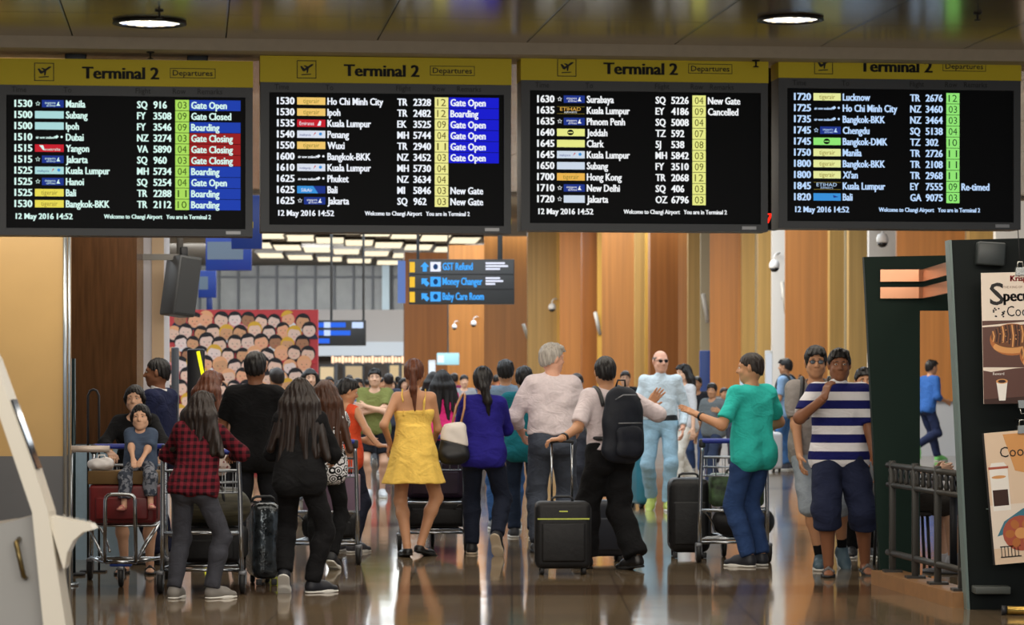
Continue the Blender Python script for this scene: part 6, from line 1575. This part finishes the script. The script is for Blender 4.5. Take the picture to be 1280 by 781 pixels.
m = MB(); a, b = Bk(1214, 729, d), Bk(1258, 742, d); m.box(((a[0]+b[0])/2, d-oY-.08, (a[1]+b[1])/2), (b[0]-a[0], .16, a[1]-b[1]-.02), 0, .006); m.build('foot_bar', [mat('bar_grey', (70, 74, 70), .5)], fp)
m = MB(); a = Bk(1238, 636, d); m.box((a[0], d-oY-.002, a[1]), (.055, .006, .008), 0); m.build('slot', [grl], fp)
for y0, y1, y2, y3 in ((337, 352, 326, 341), (359, 373, 350, 364)):
    m = MB(); dA, dB, dC = 19.98, 19.96, 18.0
    zA, zB = Z(y0, 19.98), Z(y1, 19.98)
    pth = [(X(1100, dA)-oX, dA-oY-.02), (X(1148, dB)-oX, dB-oY-.02), (X(1152, dB)-oX, dB-oY-.06), (X(1189, 18.4)-oX, 18.4-oY), (X(1195, 17.75)-oX, 17.75-oY)]
    for p, q_ in zip(pth[:-1], pth[1:]):
        m.mesh([(p[0], p[1], zB), (q_[0], q_[1], zB), (q_[0], q_[1], zA), (p[0], p[1], zA), (p[0]+.02, p[1]+.02, zB), (q_[0]+.02, q_[1]+.02, zB), (q_[0]+.02, q_[1]+.02, zA), (p[0]+.02, p[1]+.02, zA)], [(0, 1, 2, 3), (7, 6, 5, 4), (3, 2, 6, 7), (0, 4, 5, 1)])
    m.build('copper_strip', [cop], t)
# railing on its stone curb
A0 = np.array([X(1110, 19.7), 19.7]); A1 = np.array([X(1211, 17.72), 17.72]); AD = A1-A0
t = thing('railing', 'dark metal railing with small balusters along the booth on a tan curb', 'railing', (A0[0], A0[1], .10), 0)
def RP(u, z): return (AD[0]*u, AD[1]*u, z-.10)
iron = mat('railing_iron', (58, 56, 52), .45, .4)
m = MB()
for z, r in ((.865, .022), (.725, .02), (.235, .024)): m.tube([RP(0, z), RP(1, z)], r, 0, 8)
m.build('rail', [iron], t)
for u in (.06, .36, .64, .92):
    m = MB(); p = RP(u, 0); m.box((p[0], p[1], (.90-.10)/2), (.045, .045, .80), 0, .004); m.box((p[0], p[1], .008), (.13, .13, .016), 0); m.build('post', [iron], t)
for i in range(14):
    u = .04+.92*i/13; a = RP(u, .73); b = RP(u, .86)
    m = MB(); m.lathe([(.010, a[2]), (.022, a[2]+.035), (.012, a[2]+.07), (.020, a[2]+.10), (.010, b[2])], c=(a[0], a[1], 0), n=8); m.build('baluster', [iron], t)
nv = np.array([-AD[1], AD[0]])/np.linalg.norm(AD)
m = MB(); 
q0, q1 = A0-AD*.03, A1
w = nv*.11
ptsb = [q0-w, q1-w, q1+w, q0+w]
m.prism([tuple(p) for p in ptsb], 'z', 0, .10, 0); o = struct(m.build('trim_5', [mat('curb_tan', (150, 110, 72), .35, 0, .12, 10)]))
# posters on bulldog clips
def poster(lab, px0, py0, px1, py1, tilt, d):
    t = thing('poster', lab, 'poster', (X(px0, d), d, Z(py1, d)), 0)
    t.rotation_euler = (0, math.radians(tilt), 0)
    return t, (px1-px0)*d/F, (py1-py0)*d/F, d/F
pap = mat('poster_cream', (240, 224, 206), .5); pbr = mat('poster_brown', (96, 62, 52), .5); cho = mat('poster_choc', (58, 30, 18), .5); don = mat('poster_donut', (186, 110, 52), .5); dlt = mat('poster_donut_light', (222, 158, 92), .5); inkb = mat('poster_ink', (30, 24, 22), .6); redp = mat('poster_red', (200, 50, 50), .6); crm = mat('poster_white', (246, 240, 230), .5); tlp = mat('poster_teal', (60, 120, 140), .5); glz = mat('poster_glaze', (176, 84, 60), .5)
PM = [pap, pbr, cho, don, dlt, inkb, redp, crm, tlp, glz, mat('poster_cocoa', (116, 70, 38), .5)]
t, w, h, k = poster('cream poster of chocolate-topped doughnuts clipped to the booth, upper one', 1230, 341, 1310, 505, -1.2, 17.35)
m = MB(); m.box((w/2, .01, h/2), (w, .012, h), 0); sh = m.build('sheet', [pap], t)
m = MB(); y = .0025
m.rect(.0, .0, w, h-128*k, y, 1); m.rect(0, h-128*k, w, h-122*k, y, 1) if False else None
m.flat([(0, h-122*k), (10*k, h-124*k), (40*k, h-120*k), (w, h-118*k), (w, h-60*k), (0, h-66*k)], y, 0)
m.flat([(0, 0), (w, 0), (w, 10*k), (0, 6*k)], y-.0005, 2)
m.rect(0, 8*k, w, h-60*k, y+.0004, 1)
m.flat([(0, h-68*k), (w, h-64*k), (w, h-120*k), (0, h-118*k)], y-.0002, 1)
y -= .001
rnd = random.Random(4)
def dough(cx, cz, rx, rz, y):
    m.disc(cx*k, h-cz*k, rx*k, rz*k, y, 3, n=28); m.disc(cx*k, h-(cz+rz*.45)*k, rx*.86*k, rz*.42*k, y-.0001, 4, n=20)
    m.disc(cx*k, h-(cz-rz*.22)*k, rx*.95*k, rz*.74*k, y-.0002, 10, n=28)
    for q in range(13):                                   # drizzled stripes that run over the edge
        u = -.86+1.72*q/12; hw_ = math.sqrt(max(0, 1-u*u))
        xa = cx+u*rx; zt_ = cz-rz*(.15+.78*hw_); zb_ = cz+rz*rnd.uniform(.15, .50)*hw_
        m.flat([((xa-.9)*k, h-zt_*k), ((xa+.9)*k, h-zt_*k), ((xa+2.6)*k, h-(zt_+zb_)/2*k), ((xa+1.2)*k, h-zb_*k), ((xa-.6)*k, h-zb_*k), ((xa+.6)*k, h-(zt_+zb_)/2*k)], y-.0003, 2 if q % 3 else 4)
    for q in range(24):
        a = rnd.uniform(0, 2*PI); e = math.sqrt(rnd.random())*.8; m.disc((cx+e*rx*math.cos(a))*k, h-(cz-rz*.3+e*rz*.6*math.sin(a))*k, .9*k, .6*k, y-.0004, 4 if q % 2 else 2, n=6)
dough(37, 84, 28, 20, y); dough(70, 104, 24, 20, y-.0006)
m.flat([(16*k, h-136*k), (30*k, h-136*k), (27*k, h-160*k), (19*k, h-160*k)], y-.0012, 7); m.disc(23*k, h-136*k, 7.4*k, 3*k, y-.0014, 4); m.disc(23*k, h-136*k, 5*k, 2*k, y-.0016, 2)
m.text('Reward', 12*k, h-128*k, 3.4*k, y-.0008, 7, width=14*k)
m.build('picture', PM, sh)
m = MB(); y = .0015
m.text('S', 10*k, h-40*k, 27*k, y, 0, width=18*k, off=.01); m.text('peculoos', 27*k, h-36*k, 14*k, y, 0, width=62*k, off=.015); m.text('Cookie', 31*k, h-55*k, 13*k, y, 0, width=44*k, off=.0)
m.text('THE KING OF', 27*k, h-20*k, 3*k, y, 1, width=24*k); m.text('Krispy', 36*k, h-11*k, 7*k, y, 2, width=26*k, off=.03)
for q in range(14): m.disc((14+rnd.uniform(0, 14))*k, h-rnd.uniform(44, 56)*k, 1.3*k, 1.1*k, y, 0, n=6)
m.build('lettering', [inkb, mat('poster_soft_ink', (150, 120, 100), .6), redp], sh)
clipm = mat('clip_steel', (186, 186, 178), .25, .9); wirem = mat('string_black', (30, 30, 30), .6)
def clip(t, x, z, up=1):
    m = MB(); m.prism([(x-.035, z), (x+.035, z), (x+.03, z+up*.05), (x-.03, z+up*.05)], 'y', -.012, .03, 0); m.tube([(x-.02, 0, z+up*.05), (x-.014, 0, z+up*.085), (x+.014, 0, z+up*.085), (x+.02, 0, z+up*.05)], .005, 0, 6); m.build('bulldog_clip', [clipm], t)
clip(t, 49*k, h-.02); clip(t, 49*k, .02, -1)
m = MB(); m.tube([(49*k, .01, h+.06), (49*k, .06, h+.30), (49*k, .235, h+.32)], .003, 0, 5); m.build('string', [wirem], t)
t, w, h, k = poster('tilted poster of cookies and a kitchen jar clipped below the first, lower one', 1244, 541, 1322, 706, -5.0, 17.35)
m = MB(); m.box((w/2, .01, h/2), (w, .012, h), 0); m.box((-.004, .009, h/2), (.01, .014, h), 1); sh = m.build('sheet', [mat('poster_peach', (234, 206, 176), .5), inkb], t)
m = MB(); y = .0025
m.rect(0, h*.12, w, h*.45, y, 1 if False else 0); m.flat([(w*.3, h*.98), (w, h*.98), (w, h*.62), (w*.45, h*.70)], y, 4)
m.flat([(4*k, h-98*k), (26*k, h-98*k), (26*k, h-44*k), (22*k, h-38*k), (6*k, h-38*k), (3*k, h-46*k)], y-.0003, 7); m.rect(5*k, h-92*k, 24*k, h-72*k, y-.0006, 2); m.rect(2*k, h-46*k, 27*k, h-43*k, y-.0006, 9); m.disc(14*k, h-56*k, 9*k, 2*k, y-.0008, 4)
m.flat([(6*k, h-130*k), (16*k, h-112*k), (40*k, h-98*k), (w, h-86*k), (w, h-100*k), (40*k, h-112*k), (22*k, h-126*k)], y-.0004, 8)
m.disc(36*k, h-128*k, 23*k, 22*k, y-.0008, 9); m.disc(36*k, h-128*k, 8*k, 7*k, y-.0012, 4)
for q in range(6):
    a = q*PI/3; m.disc(36*k+14*k*math.cos(a), h-128*k+13*k*math.sin(a), 6*k, 5*k, y-.0010, 3, rot=a)
m.disc(62*k, h-66*k, 14*k, 13*k, y-.0008, 3); m.disc(66*k, h-110*k, 14*k, 15*k, y-.0006, 3)
for q in range(6): m.rect(9*k+q*4.2*k, 8*k, 10*k+q*4.2*k, 22*k, y-.0008, 5)
m.rect(8*k, 21*k, 34*k, 22.4*k, y-.0008, 5); m.rect(8*k, 8*k, 34*k, 9.4*k, y-.0008, 5)
m.build('picture', PM, sh)
m = MB(); m.text('Cookie', 18*k, h-32*k, 13*k, .0012, 0, width=50*k); m.build('lettering', [inkb], sh)
clip(t, 49*k, h-.02); clip(t, 49*k, .02, -1)
m = MB(); m.tube([(49*k, .01, h+.06), (49*k, .20, h+.07), (49*k, .245, h+.05)], .003, 0, 5); m.build('string', [wirem], t)
# gold foot of the display stand at the lower right corner
d = 17.2
t = thing('stand_foot', 'brass tubular stand foot on the floor beneath the clipped posters', 'stand', (X(1262, d), d, 0), 0)
m = MB(); m.tube([(-.02, 0, .03), (.5, -.05, .03)], .028, 0, 12); m.tube([(.02, 0, .02), (.02, .2, .02)], .018, 0, 10); m.build('foot_tube', [mat('brass_bright', (190, 156, 80), .25, .9)], t); m = MB(); m.cyl((-.02, 0, .03), (-.05, .003, .03), .030, m=0); m.build('end_cap', [darkpl], t)
# cafe table and chair behind the railing
d = 20.9
t = thing('cafe_table', 'small dark table behind the railing of the green booth', 'table', (X(1192, d), d, 0), 0)
m = MB(); m.box((0, 0, .73), (.6, .6, .03), 0, .01); m.build('table_top', [mat('table_dark', (44, 38, 34), .4)], t); m = MB(); m.cyl((0, 0, .02), (0, 0, .72), .03, m=0); m.build('column', [darkpl], t); m = MB(); m.cyl((0, 0, 0), (0, 0, .02), .24, m=0); m.build('base', [darkpl], t)
q = P['seated']
t = thing('cafe_chair', 'dark chair of the seated person behind the booth panel', 'chair', (q['org'][0], q['org'][1], 0), q['root'].rotation_euler.z)
m = MB(); m.box((0, .02, .425), (.42, .42, .03), 0, .012); m.build('seat', [mat('chair_dark', (50, 44, 40), .5)], t)
m = MB(); m.box((0, -.20, .66), (.40, .025, .34), 0, .01); m.build('backrest', [mat('chair_dark', (50, 44, 40), .5)], t)
for sx in (-1, 1):
    for sy in (-1, 1):
        m = MB(); m.tube([(sx*.18, .02+sy*.18, .42), (sx*.19, .02+sy*.20, 0)], .013, 0, 8); m.build('leg', [darkpl], t)
    m = MB(); m.tube([(sx*.18, -.17, .41), (sx*.18, -.205, .82)], .012, 0, 8); m.build('back_post', [darkpl], t)
